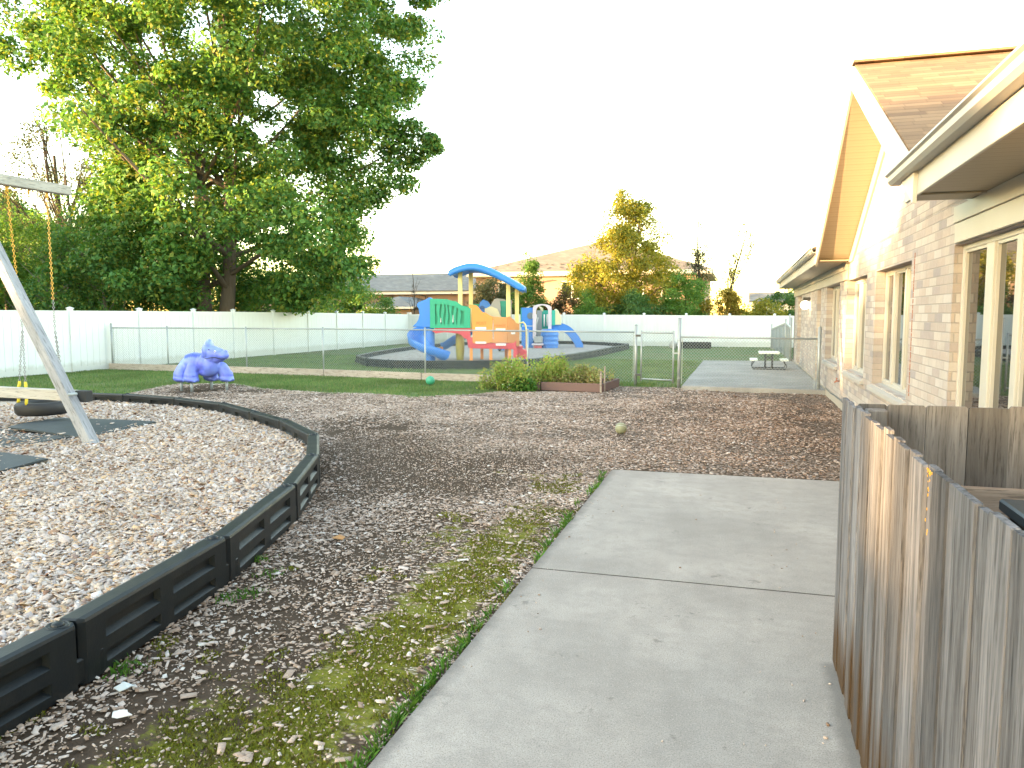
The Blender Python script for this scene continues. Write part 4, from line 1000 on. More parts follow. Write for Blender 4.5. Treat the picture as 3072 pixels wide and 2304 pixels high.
# orange panels
def opanel(top, x0, x1, z0, y, tabs, mat):
    poly = [(x0, z0)] + [(x1, z0)] + [p for p in top[::-1]]
    m = MB(); m.prism(poly, (0, y, 0), UX, UZ, UY, .09); return m
t1 = curve([(.10, 2.08), (.32, 2.06), (.62, 1.80), (.93, 1.66)], 18)
o1 = L(MB().strip(t1, [(x, 1.95 if x < .22 else .72 if x < .82 else .76) for x, z in t1], (0, -.06, 0), UX, UZ, UY, .10), 'orange_panel', 'orange', bevel=.01)
L(MB().prism([(.22, 1.95), (.22, .72), (.84, .72), (.84, .88), (.93, .88), (.93, 1.5), (.84, 1.5), (.84, 1.66), (.30, 1.95)], (0, -.064, 0), UX, UZ, UY, .10), 'orange_panel', 'orange', bevel=.01)
t2 = curve([(.865, 1.66), (1.20, 1.64), (1.58, 1.66), (1.72, 1.60)], 14)
L(MB().prism([(.865, .73), (1.44, .73), (1.44, 1.63), (1.20, 1.635), (.865, 1.66), (.865, 1.53), (.958, 1.53), (.958, .86), (.865, .86)], (0, -.05, 0), UX, UZ, UY, .10), 'orange_panel', 'orange2', bevel=.01)
m = MB(); th3 = .35
o3 = Vector((1.455, -.05, 0)); u3 = Vector((math.cos(.55), math.sin(.55), 0)); n3 = Vector((-math.sin(.55), math.cos(.55), 0))
t3 = curve([(0, 1.63), (.10, 1.66), (.25, 1.56), (.38, 1.42), (.50, 1.40)], 14)
L(MB().strip(t3, [(x, .60 if x > .12 else .73) for x, z in t3], o3, u3, UZ, n3, .09), 'orange_panel', 'orange2', bevel=.008)
# raised ridges on the panels
m = MB(); c = curve([(.28, 1.93), (.40, 1.84), (.62, 1.62), (.84, 1.57)], 14)
m.strip([(x, z + .010) for x, z in c], [(x, z - .010) for x, z in c], (0, -.074, 0), UX, UZ, UY, .01); L(m, 'ridge', 'orange')
for a, b, z0, z1, y, mt in ((.33, .72, .80, 1.20, -.072, 'orange'), (1.03, 1.32, .80, 1.22, -.056, 'orange2')):
    m = MB(); s = .012
    m.box((a, y, z0), (b, y + .01, z0 + s)); m.box((a, y, z1 - s), (b, y + .01, z1)); m.box((a, y, z0 + s), (a + s, y + .01, z1 - s)); m.box((b - s, y, z0 + s), (b, y + .01, z1 - s)); L(m, 'ridge', mt)
m = MB(); m.box((1.02, -.056, 1.50), (1.40, -.046, 1.515)); L(m, 'ridge', 'orange2')
def text(body, x, z, size, y, mat):
    cu = bpy.data.curves.new('lettering', 'FONT'); cu.body = body; cu.size = size; cu.extrude = .003; cu.align_x = 'CENTER'
    o = bpy.data.objects.new('lettering', cu); COL.objects.link(o)
    dg = bpy.context.evaluated_depsgraph_get(); me = bpy.data.meshes.new_from_object(o.evaluated_get(dg)); bpy.data.objects.remove(o)
    M_ = Matrix.Translation((x, y, z)) @ Matrix.Rotation(math.pi / 2, 4, 'X'); me.transform(M_); me.materials.clear()
    return link('lettering', me, mat, ps)
MAT['engrave'] = plain('orange_shadow_plastic', (.42, .13, .025), .5, .1)
text('POST', .53, 1.37, .15, -.067, 'engrave'); text('MARKET', 1.19, 1.30, .105, -.053, 'engrave')
def lab(a, b, z0, z1, y, o=(0, 0, 0), u=UX, n=UY): 
    m = MB(); m.prism([(a, z0), (b, z0), (b, z1), (a, z1)], Vector(o) + Vector(n) * y, u, UZ, n, .012); L(m, 'shelf_label', 'label')
lab(.32, .70, 1.20, 1.285, -.078); lab(.32, .70, .70, .775, -.078); lab(1.04, 1.38, 1.16, 1.235, -.064); lab(1.04, 1.40, .63, .71, -.064)
lab(.14, .31, 1.03, 1.10, -.012, o3, u3, n3); lab(.14, .31, .56, .63, -.012, o3, u3, n3)
# legs under the deck
for x, y in ((.16, .03), (.86, .03), (1.53, .05), (.5, 1.15), (1.4, 1.15), (-1.0, 1.15)): L(MB().box((x - .055, y, .0), (x + .055, y + .11, .545)), 'leg', 'orange', bevel=.012)
L(MB().lathe([(.10, 0), (.13, .06), (.155, .35), (.16, .75), (.15, 1.08), (.13, 1.1)], 18, (-.28, .75, .05)), 'support', 'yellow2', smooth=True)
# canopy posts and canopy
for x, y in ((-.23, .30), (.11, 1.05), (1.48, .25), (1.79, .95)):
    zt = {-.23: 3.28, .11: 3.25, 1.48: 2.95, 1.79: 2.80}[x]
    L(MB().box((x - .075, y - .07, 1.15 if x < 1 else .62), (x + .075, y + .07, zt)), 'canopy_post', 'yellow', bevel=.012)
top_ = catmull([(-.60, 3.24), (-.38, 3.36), (.05, 3.48), (.42, 3.47), (.85, 3.33), (1.30, 3.12), (1.72, 2.88), (2.06, 2.68)], 36)
top_ = [(x, z) for x, z in top_]
bot_ = [(x, z - (.21 if 1 < i < 35 else .13)) for i, (x, z) in enumerate(top_)]
m = MB()
def canopy():
    n = len(top_); m = MB(); ny = 7; ys = [-.30, -.24, .0, .55, 1.10, 1.34, 1.40]; dz = [-.10, -.01, .035, .05, .035, -.01, -.10]
    for side, cv in ((0, top_), (1, bot_)):
        for (x, z) in cv:
            for k in range(ny): m.v.append((x + .06 * ys[k], ys[k], z + (dz[k] if side == 0 else dz[k] * .9 + (.0 if 0 < k < ny - 1 else .06))))
    o = n * ny
    for i in range(n - 1):
        for k in range(ny - 1):
            a = i * ny + k; m.f.append((a, a + ny, a + ny + 1, a + 1)); a += o; m.f.append((a + 1, a + ny + 1, a + ny, a))
        for k in (0, ny - 1): a = i * ny + k; m.f.append((a, a + o, a + o + ny, a + ny) if k == 0 else (a + ny, a + o + ny, a + o, a))
    for i in (0, n - 1):
        for k in range(ny - 1): a = i * ny + k; m.f.append((a, a + 1, a + o + 1, a + o) if i == 0 else (a + 1, a, a + o, a + o + 1))
    return m
L(canopy(), 'canopy', 'blue', smooth=True)
# far side panels seen above the front: green, blue dome, cream shapes, teal bars
cv = curve([(-.12, 1.95), (.10, 2.12), (.42, 2.12), (.5, 2.0)], 10)
L(MB().strip(cv, [(x, 1.5) for x, z in cv], (0, 1.25, 0), UX, UZ, UY, .08), 'far_panel', 'green')
cv = curve([(.38, 1.95), (.44, 2.18), (.56, 2.28), (.70, 2.22), (.88, 2.02)], 12)
L(MB().strip(cv, [(x, 1.75) for x, z in cv], (0, 1.05, 0), UX, UZ, UY, .35), 'dome', 'blue', bevel=.02)
L(MB().prism([(.52 + .09 * math.cos(a), 1.98 + .07 * math.sin(a)) for a in np.linspace(0, 2 * math.pi, 14, endpoint=False)], (0, 1.03, 0), UX, UZ, UY, .02), 'dome_opening', 'blue_dark')
cv = curve([(.62, 1.95), (.85, 2.02), (1.05, 1.95), (1.22, 1.66)], 12)
L(MB().strip(cv, [(x, 1.4) for x, z in cv], (0, .9, 0), UX, UZ, UY, .07), 'far_panel', 'cream')
cv = curve([(.80, 2.05), (1.0, 2.30), (1.16, 2.28), (1.20, 1.9)], 12)
L(MB().strip(cv, [(x, 1.5) for x, z in cv], (0, 1.0, 0), UX, UZ, UY, .07), 'far_panel', 'greyp')
cv = curve([(.86, 2.15), (1.05, 2.32), (1.30, 2.30), (1.50, 2.16)], 12)
L(MB().strip(cv, [(x, 1.5) for x, z in cv], (0, 1.24, 0), UX, UZ, UY, .05), 'far_panel', 'greyp')
m = MB(); m.box((1.16, 1.08, 2.02), (1.54, 1.18, 2.22)); m.box((1.16, 1.08, 1.3), (1.22, 1.18, 2.02)); m.box((1.46, 1.08, 1.3), (1.54, 1.18, 2.02))
for k in range(3): m.box((1.25 + k * .07, 1.09, 1.3), (1.29 + k * .07, 1.17, 2.02))
m.box((1.22, 1.14, 1.3), (1.46, 1.17, 2.02)); L(m, 'far_guard', 'teal')
L(MB().box((1.50, 1.0, 1.6), (1.60, 1.3, 2.26)), 'far_post', 'greyp')
# spiral slide: column, chute sweeping left and behind, curling out to the front right
L(MB().lathe([(.19, 0), (.175, .5), (.165, 1.3)], 20, (-1.32, .25, .06)), 'slide_column', 'blue', smooth=True)
def chute(path, wd, hgt, th=.03):
    n = len(path); m = MB(); P = [Vector(p) for p in path]; sec = []
    prof = [(-wd / 2 - .02, hgt), (-wd / 2, hgt + .02), (-wd / 2 + .035, hgt), (-wd / 2 + .07, .05), (-wd / 4, 0), (wd / 4, 0), (wd / 2 - .07, .05), (wd / 2 - .035, hgt), (wd / 2, hgt + .02), (wd / 2 + .02, hgt), (wd / 2 - .0, .02), (wd / 4, -.05), (-wd / 4, -.05), (-wd / 2, .02)]
    k = len(prof)
    for i in range(n):
        d = P[min(i + 1, n - 1)] - P[max(i - 1, 0)]; d.z *= 1; r = d.cross(Vector((0, 0, 1))).normalized(); u = r.cross(d).normalized()
        m.v += [tuple(P[i] + r * a + u * b) for a, b in prof]
    for i in range(n - 1):
        for j in range(k): m.f.append((i * k + j, i * k + (j + 1) % k, (i + 1) * k + (j + 1) % k, (i + 1) * k + j))
    m.f += [tuple(range(k)), tuple(range((n - 1) * k, n * k))[::-1]]
    return m
path = [(-1.30 + .60 * math.cos(a), .38 + .62 * math.sin(a), z) for a, z in zip(np.linspace(R(70), R(312), 26), [1.12 - .93 * (i / 25) ** .95 for i in range(26)])]
path = [(-1.30 + .55 * math.cos(a) * (1 if a < R(250) else 1.15), .42 + .62 * math.sin(a), z) for a, z in zip(np.linspace(R(95), R(318), 28), [1.16 - 1.0 * (i / 27) for i in range(28)])]
L(chute(path, .55, .26), 'spiral_chute', 'blue', smooth=True)
L(chute([(x, 1.9, z) for x, z in curve([(-1.05, .42), (-.3, .78), (.2, 1.05)], 12)], .5, .22), 'second_chute', 'blue', smooth=True)
# steps and yellow handrail at the right
L(MB().prism([(1.72, .62), (1.95, .52), (2.16, .42), (2.16, .10), (2.06, .08), (1.72, .3)], (0, .30, 0), UX, UZ, UY, .7), 'steps', 'red', bevel=.015)
L(MB().box((1.84, .28, .52), (2.0, 1.02, .60)), 'step_tread', 'red', bevel=.01)
L(MB().tube([(1.88, .5, 1.42), (2.02, .5, 1.45), (2.09, .5, 1.36), (2.12, .5, 1.2), (2.14, .5, .35)], .03, 8), 'handrail', 'yellow', smooth=True)
L(MB().box((1.72, 1.1, .1), (1.86, 1.25, 1.1)), 'far_post', 'redseat')

# ================================================================= SECOND CLIMBING SET
p2 = thing('small_climbing_set', 'smaller plastic play cube with lilac arch, blue slide and blue barrel', 'climbing set', (-9.91, 37.35, 0), math.atan2(.284, .959))
def K(m, name, mat, **k): return m.build(name, mat, p2, local=True, **k)
# left blue panel with round window (local x = (px-1600)*.0167)
def ring_panel(x0, x1, z0, z1, c, r, y, th, n=24):
    """panel with a round hole, made of a fan of quads"""
    m = MB(); out = []
    for i in range(n):
        a = 2 * math.pi * i / n; dx, dz = math.cos(a), math.sin(a)
        k = min(((x1 if dx > 0 else x0) - c[0]) / dx if abs(dx) > 1e-6 else 9, ((z1 if dz > 0 else z0) - c[1]) / dz if abs(dz) > 1e-6 else 9)
        out.append((c[0] + dx * k, c[1] + dz * k))
    out_c = out; inn = [(c[0] + r * math.cos(2 * math.pi * i / n), c[1] + r * math.sin(2 * math.pi * i / n)) for i in range(n)]
    for yy in (y, y + th): m.v += [(a, yy, b) for a, b in out_c]; m.v += [(a, yy, b) for a, b in inn]
    for i in range(n):
        j = (i + 1) % n; m.f += [(i, j, n + j, n + i), (2 * n + j, 2 * n + i, 3 * n + i, 3 * n + j), (n + i, n + j, 3 * n + j, 3 * n + i), (j, i, 2 * n + i, 2 * n + j)]
    for cx, cz in ((x0, z0), (x1, z0), (x1, z1), (x0, z1)):   # square off corners
        near = sorted(range(n), key=lambda i: (out_c[i][0] - cx) ** 2 + (out_c[i][1] - cz) ** 2)[:2]
        a, b = out_c[near[0]], out_c[near[1]]; m.prism([(cx, cz), a, b], (0, y, 0), UX, UZ, UY, th)
    return m
K(ring_panel(-.62, -.06, 1.18, 2.08, (-.17, 1.67), .17, .05, .08), 'blue_panel', 'blue')
K(MB().box((-.62, .06, .05), (-.02, .14, 1.15)), 'blue_panel', 'blue', bevel=.015)
K(MB().box((-.66, .1, 1.1), (-.60, 1.1, 2.08)), 'side_panel', 'teal', bevel=.01)
K(MB().box((-.5, .95, 1.3), (-.05, 1.0, 2.0)), 'back_panel', 'greyp')
# lilac arch
def arch(x0, x1, z0, zt, wd, y, th, mat, name='arch'):
    cx, r = (x0 + x1) / 2, (x1 - x0) / 2; n = 14; o = [(x0, z0)]; i_ = [(x0 + wd, z0)]
    zc = zt - r * .42
    for k in range(n + 1):
        a = math.pi * (1 - k / n); o.append((cx + r * math.cos(a), zc + r * .42 * math.sin(a))); i_.append((cx + (r - wd) * math.cos(a), zc - wd * .9 + (r - wd) * .95 * math.sin(a)))
    o.append((x1, z0)); i_.append((x1 - wd, z0))
    K(MB().strip(o, i_, (0, y, 0), UX, UZ, UY, th), name, mat)
arch(-.06, .88, .55, 2.26, .17, -.04, .14, 'lilac'); arch(-.42, .5, 1.9, 2.20, .12, .95, .08, 'cream')
K(MB().box((.16, .55, .6), (.42, .62, 1.95)), 'inner_panel', 'greyp'); K(MB().box((.35, 1.0, 1.0), (.86, 1.05, 1.95)), 'inner_panel', 'teal')
K(MB().tube([(.53, .3, 1.15), (.53, .3, 1.75)], .035, 8), 'bar', 'label', smooth=True); K(MB().tube([(.68, .3, 1.15), (.68, .3, 1.75)], .035, 8), 'bar', 'label', smooth=True)
K(MB().box((.89, .0, 1.2), (1.06, .1, 1.95)), 'teal_panel', 'teal', bevel=.01)
cv = curve([(1.0, 1.85), (1.10, 2.03), (1.20, 1.95), (1.32, 1.75), (1.38, 1.55)], 12)
K(MB().strip(cv, [(x, 1.22) for x, z in cv], (0, .1, 0), UX, UZ, UY, .7), 'hood', 'cream', bevel=.02)
# slide
pth = catmull([(.95, 1.22), (1.45, 1.19), (1.88, .98), (2.22, .60), (2.42, .28), (2.52, .04)], 22)
m = MB()
K(MB().strip([(x, z + .10) for x, z in pth], [(x - .10 - .22 * (i / 22), z - .30 + .16 * (i / 22)) for i, (x, z) in enumerate(pth)], (0, .2, 0), UX, UZ, UY, .06), 'slide_side', 'blue')
K(MB().strip([(x, z + .10) for x, z in pth], [(x - .10 - .22 * (i / 22), z - .30 + .16 * (i / 22)) for i, (x, z) in enumerate(pth)], (0, .74, 0), UX, UZ, UY, .06), 'slide_side', 'blue')
K(MB().strip(pth, [(x, z - .05) for x, z in pth], (0, .26, 0), UX, UZ, UY, .48), 'slide_bed', 'blue')
# barrel
m = MB(); prof = []
for i in range(19): z = .05 + .92 * i / 18; prof.append((.44 + .02 * math.cos(i * 1.4) - (.05 if i in (0, 18) else 0), z))
m.lathe([(0, .05)] + prof + [(.30, 1.0), (0, 1.02)], 22, (.78, -.15, 0)); K(m, 'barrel', 'blue', smooth=True)
K(MB().box((.0, -.55, .34), (.42, -.2, .66)), 'seat_back', 'greyp', bevel=.02); K(MB().box((-.12, -.7, .22), (.46, -.3, .31)), 'seat', 'lilac', bevel=.02); K(MB().box((-.0, -.6, .06), (.38, -.35, .21)), 'seat_base', 'redseat', bevel=.01)
K(MB().tube([(.10, .02, .6), (.12, .0, 1.3), (.20, .0, 1.6)], .05, 8), 'inner_post', 'greyp', smooth=True)
# small blue toy car and dark ride toy behind the steps
tc = thing('toy_truck', 'small blue toy seat standing in the chip bed between the climbing sets', 'toy', (-10.25, 33.2, .08), .3)
m = MB(); m.prism([(0, .05), (.5, .05), (.5, .35), (.35, .42), (.3, .62), (.12, .62), (.05, .4)], (-.25, -.2, 0), UX, UZ, UY, .4); m.build('seat_shell', 'blue', tc, local=True, bevel=.03)
for x, y in ((-.15, -.21), (.17, -.21), (-.15, .21), (.17, .21)): MB().prism([(x + .07 * math.cos(a), .08 + .07 * math.sin(a)) for a in np.linspace(0, 6.28, 12, endpoint=False)], (0, y - .02, 0), UX, UZ, UY, .04).build('wheel', 'black_inner', tc, local=True)

# ================================================================= PLANTER
pl = thing('planter_box', 'low brown-red plastic board planter overflowing with plants by the chain link fence', 'planter', (-2.95, 17.0, 0))
q = [(-5.45, 17.05), (-4.35, 17.02), (-2.92, 16.92), (-2.78, 18.5), (-5.4, 18.55)]
for i in range(5):
    a, b = Vector((*q[i], .085)), Vector((*q[(i + 1) % 5], .085)); d = (b - a).normalized() * .012
    MB().bar(a + d, b - d, .035, .19).build('board', 'planter', pl, bevel=.004)
MB().prism([(-5.4, 17.08), (-4.35, 17.06), (-2.96, 16.97), (-2.84, 18.46), (-5.36, 18.5)], (0, 0, -.02), (1, 0, 0), (0, 1, 0), (0, 0, 1), .13).build('soil', 'soil', pl)
MB().box((-2.96, 16.87, -.02), (-2.92, 16.905, .46)).build('stake', 'wood_board', pl); MB().box((-2.90, 17.05, -.02), (-2.87, 17.08, .56)).build('stake', 'wood_board', pl)

# ================================================================= HOUSES BEYOND THE FENCE
def quad(name, pts, mat, parent): 
    m = MB(); k = len(pts); P = [Vector(p) for p in pts]; n = (P[1] - P[0]).cross(P[2] - P[0]).normalized() * .12
    m.add([*P, *[p - n for p in P]], [tuple(range(k)), tuple(range(2 * k - 1, k - 1, -1))] + [(i, k + i, k + (i + 1) % k, (i + 1) % k) for i in range(k)]); return m.build(name, mat, parent)
ha = thing('house', 'large house with tan hipped roof and sunlit peach walls beyond the back fence', 'house', (-12, 63, 0))
x0, x1, y0, y1, ze = -22.3, -2.2, 62.0, 76.0, 5.32
MB().box((x0 + .6, y0 + .5, -.2), (x1 - .6, y1 - .5, 5.0)).build('wall', 'peach', ha)
rl, rr, ry, rz = -12.0, -11.0, 69.0, 8.30
quad('roof', [(x0, y0, ze), (x1, y0, ze), (rr, ry, rz), (rl, ry, rz)], 'roof_far', ha)
quad('roof', [(x1, y0, ze), (x1, y1, ze), (rr, ry, rz)], 'roof_far', ha); quad('roof', [(x0, y1, ze), (x0, y0, ze), (rl, ry, rz)], 'roof_far', ha)
quad('roof', [(x1, y1, ze), (x0, y1, ze), (rl, ry, rz), (rr, ry, rz)], 'roof_far', ha)
for a, b in (((x0, y0 - .06), (x1, y0 - .06)), ((x1 + .06, y0), (x1 + .06, y1)), ((x0 - .06, y0), (x0 - .06, y1))): MB().bar((*a, ze - .20), (*b, ze - .20), .1, .34).build('fascia', 'trim_white', ha)
MB().box((x0, y0 + .0, ze - .42), (x1, y1, ze - .38)).build('soffit', 'trim', ha)
def hwin(parent, xa, xb, za, zb, y, n=1):
    f = MB(); f.box((xa - .12, y - .05, za - .12), (xb + .12, y + .02, zb + .12)); fr = f.build('window', 'trim_white', parent)
    w_ = (xb - xa) / n
    for i in range(n): MB().box((xa + i * w_ + (.1 if i else 0), y - .07, za), (xa + (i + 1) * w_ - (.1 if i < n - 1 else 0), y - .052, zb)).build('pane', 'glass', fr)
hwin(ha, -14.15, -12.5, 3.1, 4.4, 62.5, 2); hwin(ha, -19.6, -18.0, 3.1, 4.4, 62.5, 2); hwin(ha, -9.2, -7.6, 3.1, 4.4, 62.5, 2); hwin(ha, -6.0, -4.8, 3.1, 4.4, 62.5, 1)
for _ in range(60):
    u, v = random.random(), random.uniform(.04, .22); a = Vector((x0, y0, ze)).lerp(Vector((rl, ry, rz)), v); b = Vector((x1, y0, ze)).lerp(Vector((rr, ry, rz)), v); p = a.lerp(b, u)
    MB().box((p.x - .09, p.y - .04, p.z), (p.x + .09, p.y + .04, p.z + .07)).build('snow_guard', 'dark_steel', ha)
MB().tube([(-17.3, 62.4, 4.25), (-14.9, 62.3, 4.62)], .03, 6).build('downpipe', 'dark_steel', ha)
hb = thing('house', 'low peach house wing in shade with grey roof and small hipped porch', 'house', (-30, 68, 0))
MB().box((-48, 66.6, -.2), (-22.6, 74, 3.75)).build('wall', 'peach', hb)
quad('roof', [(-48.5, 66, 3.9), (-22.2, 66, 3.9), (-22.2, 70.5, 5.75), (-48.5, 70.5, 5.75)], 'roof_grey', hb)
quad('roof', [(-22.2, 75, 3.9), (-48.5, 75, 3.9), (-48.5, 70.5, 5.75), (-22.2, 70.5, 5.75)], 'roof_grey', hb)
MB().bar((-48.5, 65.95, 3.78), (-22.2, 65.95, 3.78), .1, .3).build('fascia', 'trim_white', hb); MB().bar((-48.5, 65.86, 3.92), (-22.2, 65.86, 3.92), .08, .08).build('gutter', 'dark_steel', hb)
for x in (-32.2, -28.9, -25.3): MB().tube([(x, 65.9, 3.7), (x + .9, 66.4, 3.45), (x + .9, 66.5, .5)], .045, 6).build('downpipe', 'dark_steel', hb, smooth=True)
MB().box((-30.9, 60.8, -.2), (-26.9, 66.58, 2.2)).build('porch_wall', 'peach', hb)
quad('porch_roof', [(-31.6, 60.2, 2.42), (-26.4, 60.2, 2.42), (-28.9, 62.4, 3.35)], 'roof_grey', hb); quad('porch_roof', [(-26.4, 60.2, 2.42), (-26.4, 66.5, 2.42), (-28.9, 66.5, 3.35), (-28.9, 62.4, 3.35)], 'roof_grey', hb)
quad('porch_roof', [(-31.6, 66.5, 2.42), (-31.6, 60.2, 2.42), (-28.9, 62.4, 3.35), (-28.9, 66.5, 3.35)], 'roof_grey', hb)
MB().bar((-31.6, 60.15, 2.33), (-26.4, 60.15, 2.33), .08, .18).build('porch_fascia', 'trim_white', hb)
hwin(hb, -27.6, -26.9, 2.3, 3.1, 66.58, 1)
hc = thing('shed', 'small grey-roofed building glimpsed far off beside the brick wall', 'shed', (1.9, 64, 0))
MB().box((.9, 63.4, -.2), (4.6, 66, 2.75)).build('wall', 'trim_white', hc)
quad('roof', [(.6, 63.1, 2.8), (5, 63.1, 2.8), (5, 65, 3.5), (.6, 65, 3.5)], 'roof_grey', hc)

# ================================================================= TREES
def leaves(C, Rr, n, size, seed, flat=.75):
    """C (k,3) clump centres, Rr (k,) radii, n leaves per clump -> leaf quads"""
    g = np.random.default_rng(seed); k = len(C); ids = np.repeat(np.arange(k), n); N = len(ids)
    d = g.normal(size=(N, 3)); d /= np.linalg.norm(d, axis=1)[:, None]; r = g.random(N) ** .45
    P = C[ids] + d * (r * Rr[ids])[:, None] * np.array([1, 1, flat]); P[:, 2] -= (r * r) * Rr[ids] * .18
    nrm = d * .5 + g.normal(size=(N, 3)) * .55 + np.array([0, 0, .55]); nrm /= np.linalg.norm(nrm, axis=1)[:, None]
    t = np.cross(nrm, g.normal(size=(N, 3))); t /= np.linalg.norm(t, axis=1)[:, None]; b = np.cross(nrm, t)
    s = size * (0.65 + .7 * g.random(N)); a = s[:, None] * t; b = (s * .8)[:, None] * b; nz = (s * .22)[:, None] * nrm
    V = np.stack([P - a * .55, P - b * .45 + nz, P + a * .6, P + b * .45 + nz], 1).reshape(-1, 3)
    F = np.arange(N * 4).reshape(-1, 4); return V, F
def limb(m, p, q, r0, r1, n=7, wob=.06, seg=6):
    p, q = Vector(p), Vector(q); L_ = (q - p).length; pts, rs = [], []
    a, b = random.uniform(-1, 1), random.uniform(-1, 1)
    for i in range(seg + 1):
        t = i / seg; c = p.lerp(q, t); w_ = math.sin(math.pi * t) * L_ * wob
        pts.append(c + Vector((a * w_, b * w_, -.4 * w_))); rs.append(r0 + (r1 - r0) * t)
    m.tube(pts, rs, n, False); return pts
def envelope(prof, z):
    for i in range(len(prof) - 1):
        if prof[i][0] <= z <= prof[i + 1][0]:
            t = (z - prof[i][0]) / (prof[i + 1][0] - prof[i][0]); return prof[i][1] * (1 - t) + prof[i + 1][1] * t
    return 0
def make_tree(name, label, cat, base, prof, nclump, cr, nleaf, size, mat, barkmat, trunk_r, trunk_h, seed, group=None, lean=(0, 0), limbs=14, off=None, flat=.75, forks=1, shell=.5, twig=True, clear=None, shift=(0, 0)):
    random.seed(seed); g = np.random.default_rng(seed); t = thing(name, label, cat, base, 0, group)
    B = Vector(base); zmin, zmax = prof[0][0], prof[-1][0]; C, Rr = [], []
    tries = 0
    while len(C) < nclump and tries < nclump * 60:
        tries += 1
        z = zmin + (zmax - zmin) * g.random(); e = envelope(prof, z)
        if g.random() > (e / max(p[1] for p in prof)) ** 1.2: continue
        a = g.random() * 2 * math.pi; e *= 1 + .16 * math.sin(3 * a + z * .9 + seed) + .10 * math.sin(5 * a - z * 1.7)
        rr = e * (shell + (1 - shell) * g.random() ** .6) if g.random() < .75 else e * g.random()
        if clear and z < clear[1] and -clear[0] < rr * (math.cos(a) * .80 + math.sin(a) * .60) < clear[0] and rr * (math.sin(a) * .80 - math.cos(a) * .60) < .8: continue
        k_ = min(1, z / 6); C.append((B.x + lean[0] * z + shift[0] * k_ + rr * math.cos(a), B.y + lean[1] * z + shift[1] * k_ + rr * math.sin(a), B.z + z)); Rr.append(cr * (.6 + .8 * g.random()))
    if off: 
        for (x, y, z, r) in off: C.append((x, y, z)); Rr.append(r)
    C, Rr = np.array(C), np.array(Rr)
    m = MB(); tops = []
    for f in range(forks):
        dx = (f - (forks - 1) / 2) * trunk_r * 2.1
        top = Vector((B.x + dx * 3 + lean[0] * trunk_h, B.y + lean[1] * trunk_h, B.z + trunk_h))
        pts, rs = [], []
        for i in range(9):
            q = i / 8; flare = 1 + .55 * max(0, 1 - q * 6); pts.append(Vector((B.x + dx + (top.x - B.x - dx) * q + .05 * trunk_h * .3 * math.sin(q * 5 + seed + f), B.y + (top.y - B.y) * q, B.z - .1 + (trunk_h + .1) * q))); rs.append(trunk_r * flare * (1 - .62 * q))
        m.tube(pts, rs, 10, False); tops.append(pts)
    order = list(range(len(C))); random.shuffle(order)
    for k in order[:limbs]:
        P = tops[random.randrange(forks)]; c = Vector(C[k]); zr = (c.z - B.z)
        j = min(len(P) - 2, max(2, int((zr / max(trunk_h, .1)) * 5.0))); s = P[j]
        r0 = trunk_r * (1 - .62 * j / 8) * .5 * min(1, .25 + zr / 12); pts = limb(m, s, c, r0, r0 * .22, 6, .07)
        if twig:
            for kk in sorted(range(len(C)), key=lambda q: (Vector(C[q]) - c).length)[1:4]: limb(m, pts[4], C[kk], r0 * .35, .012, 4, .06, 3)
    m.build('trunk', barkmat, t, smooth=True)
    V, F = leaves(C, Rr, nleaf, size, seed, flat); np_mesh('crown', V, F, mat, t)
    return t
def tree_copy(t, loc, rz, sc, label, group=None):
    r = t.copy(); COL.objects.link(r); r.location = loc; r.rotation_euler = (0, 0, rz); r.scale = sc; r['label'] = label
    if group: r['group'] = group
    elif 'group' in r: del r['group']
    for ch in list(t.children):
        c = ch.copy(); COL.objects.link(c); c.parent = r
    return r
# the big maple
make_tree('maple_tree', 'huge leafy maple towering over the white fence at the left', 'tree', (-22.4, 29.2, 0),
          [(2.2, 3.6), (3.2, 5.4), (5, 5.9), (7.5, 5.9), (9, 6.0), (10.5, 6.5), (12.5, 8.4), (15, 8.8), (18, 7.0), (20.5, 1.5)], 640, .98, 320, .17, 'maple', 'bark', .36, 11.5, 5, limbs=40, forks=2, shell=.42, twig=False, clear=(1.1, 4.2), shift=(1.0, .3), flat=.62,
          off=[(-14.6, 31.4, 9.6, .8), (-14.8, 31.4, 8.8, .8), (-14.0, 31.7, 8.4, .6), (-15.2, 31.2, 10.2, .8), (-15.0, 31.2, 7.4, .8), (-13.2, 31.9, 9.4, .5), (-16.5, 30.8, 8.5, 1.0), (-16.8, 30.8, 10.5, 1.0), (-16.6, 30.9, 11.8, 1.0), (-14.3, 31.5, 9.2, .9), (-13.6, 31.8, 8.8, .7), (-13.9, 31.6, 9.9, .7), (-14.9, 31.3, 8.2, .9), (-15.6, 31, 9.3, .9), (-14.2, 31.6, 7.5, .7), (-13.0, 32.0, 9.0, .45), (-16.2, 31, 6.6, .9), (-15.4, 31.2, 6.9, .7), (-13.9, 31.5, 14.2, .8), (-13.4, 31.7, 15.2, .6), (-16.1, 31.1, 4.0, .9), (-16.4, 31, 5.1, .9), (-28, 26, 13.5, 1.2), (-29.5, 25.5, 14.3, 1.2), (-30.5, 25, 15.0, 1.1)])
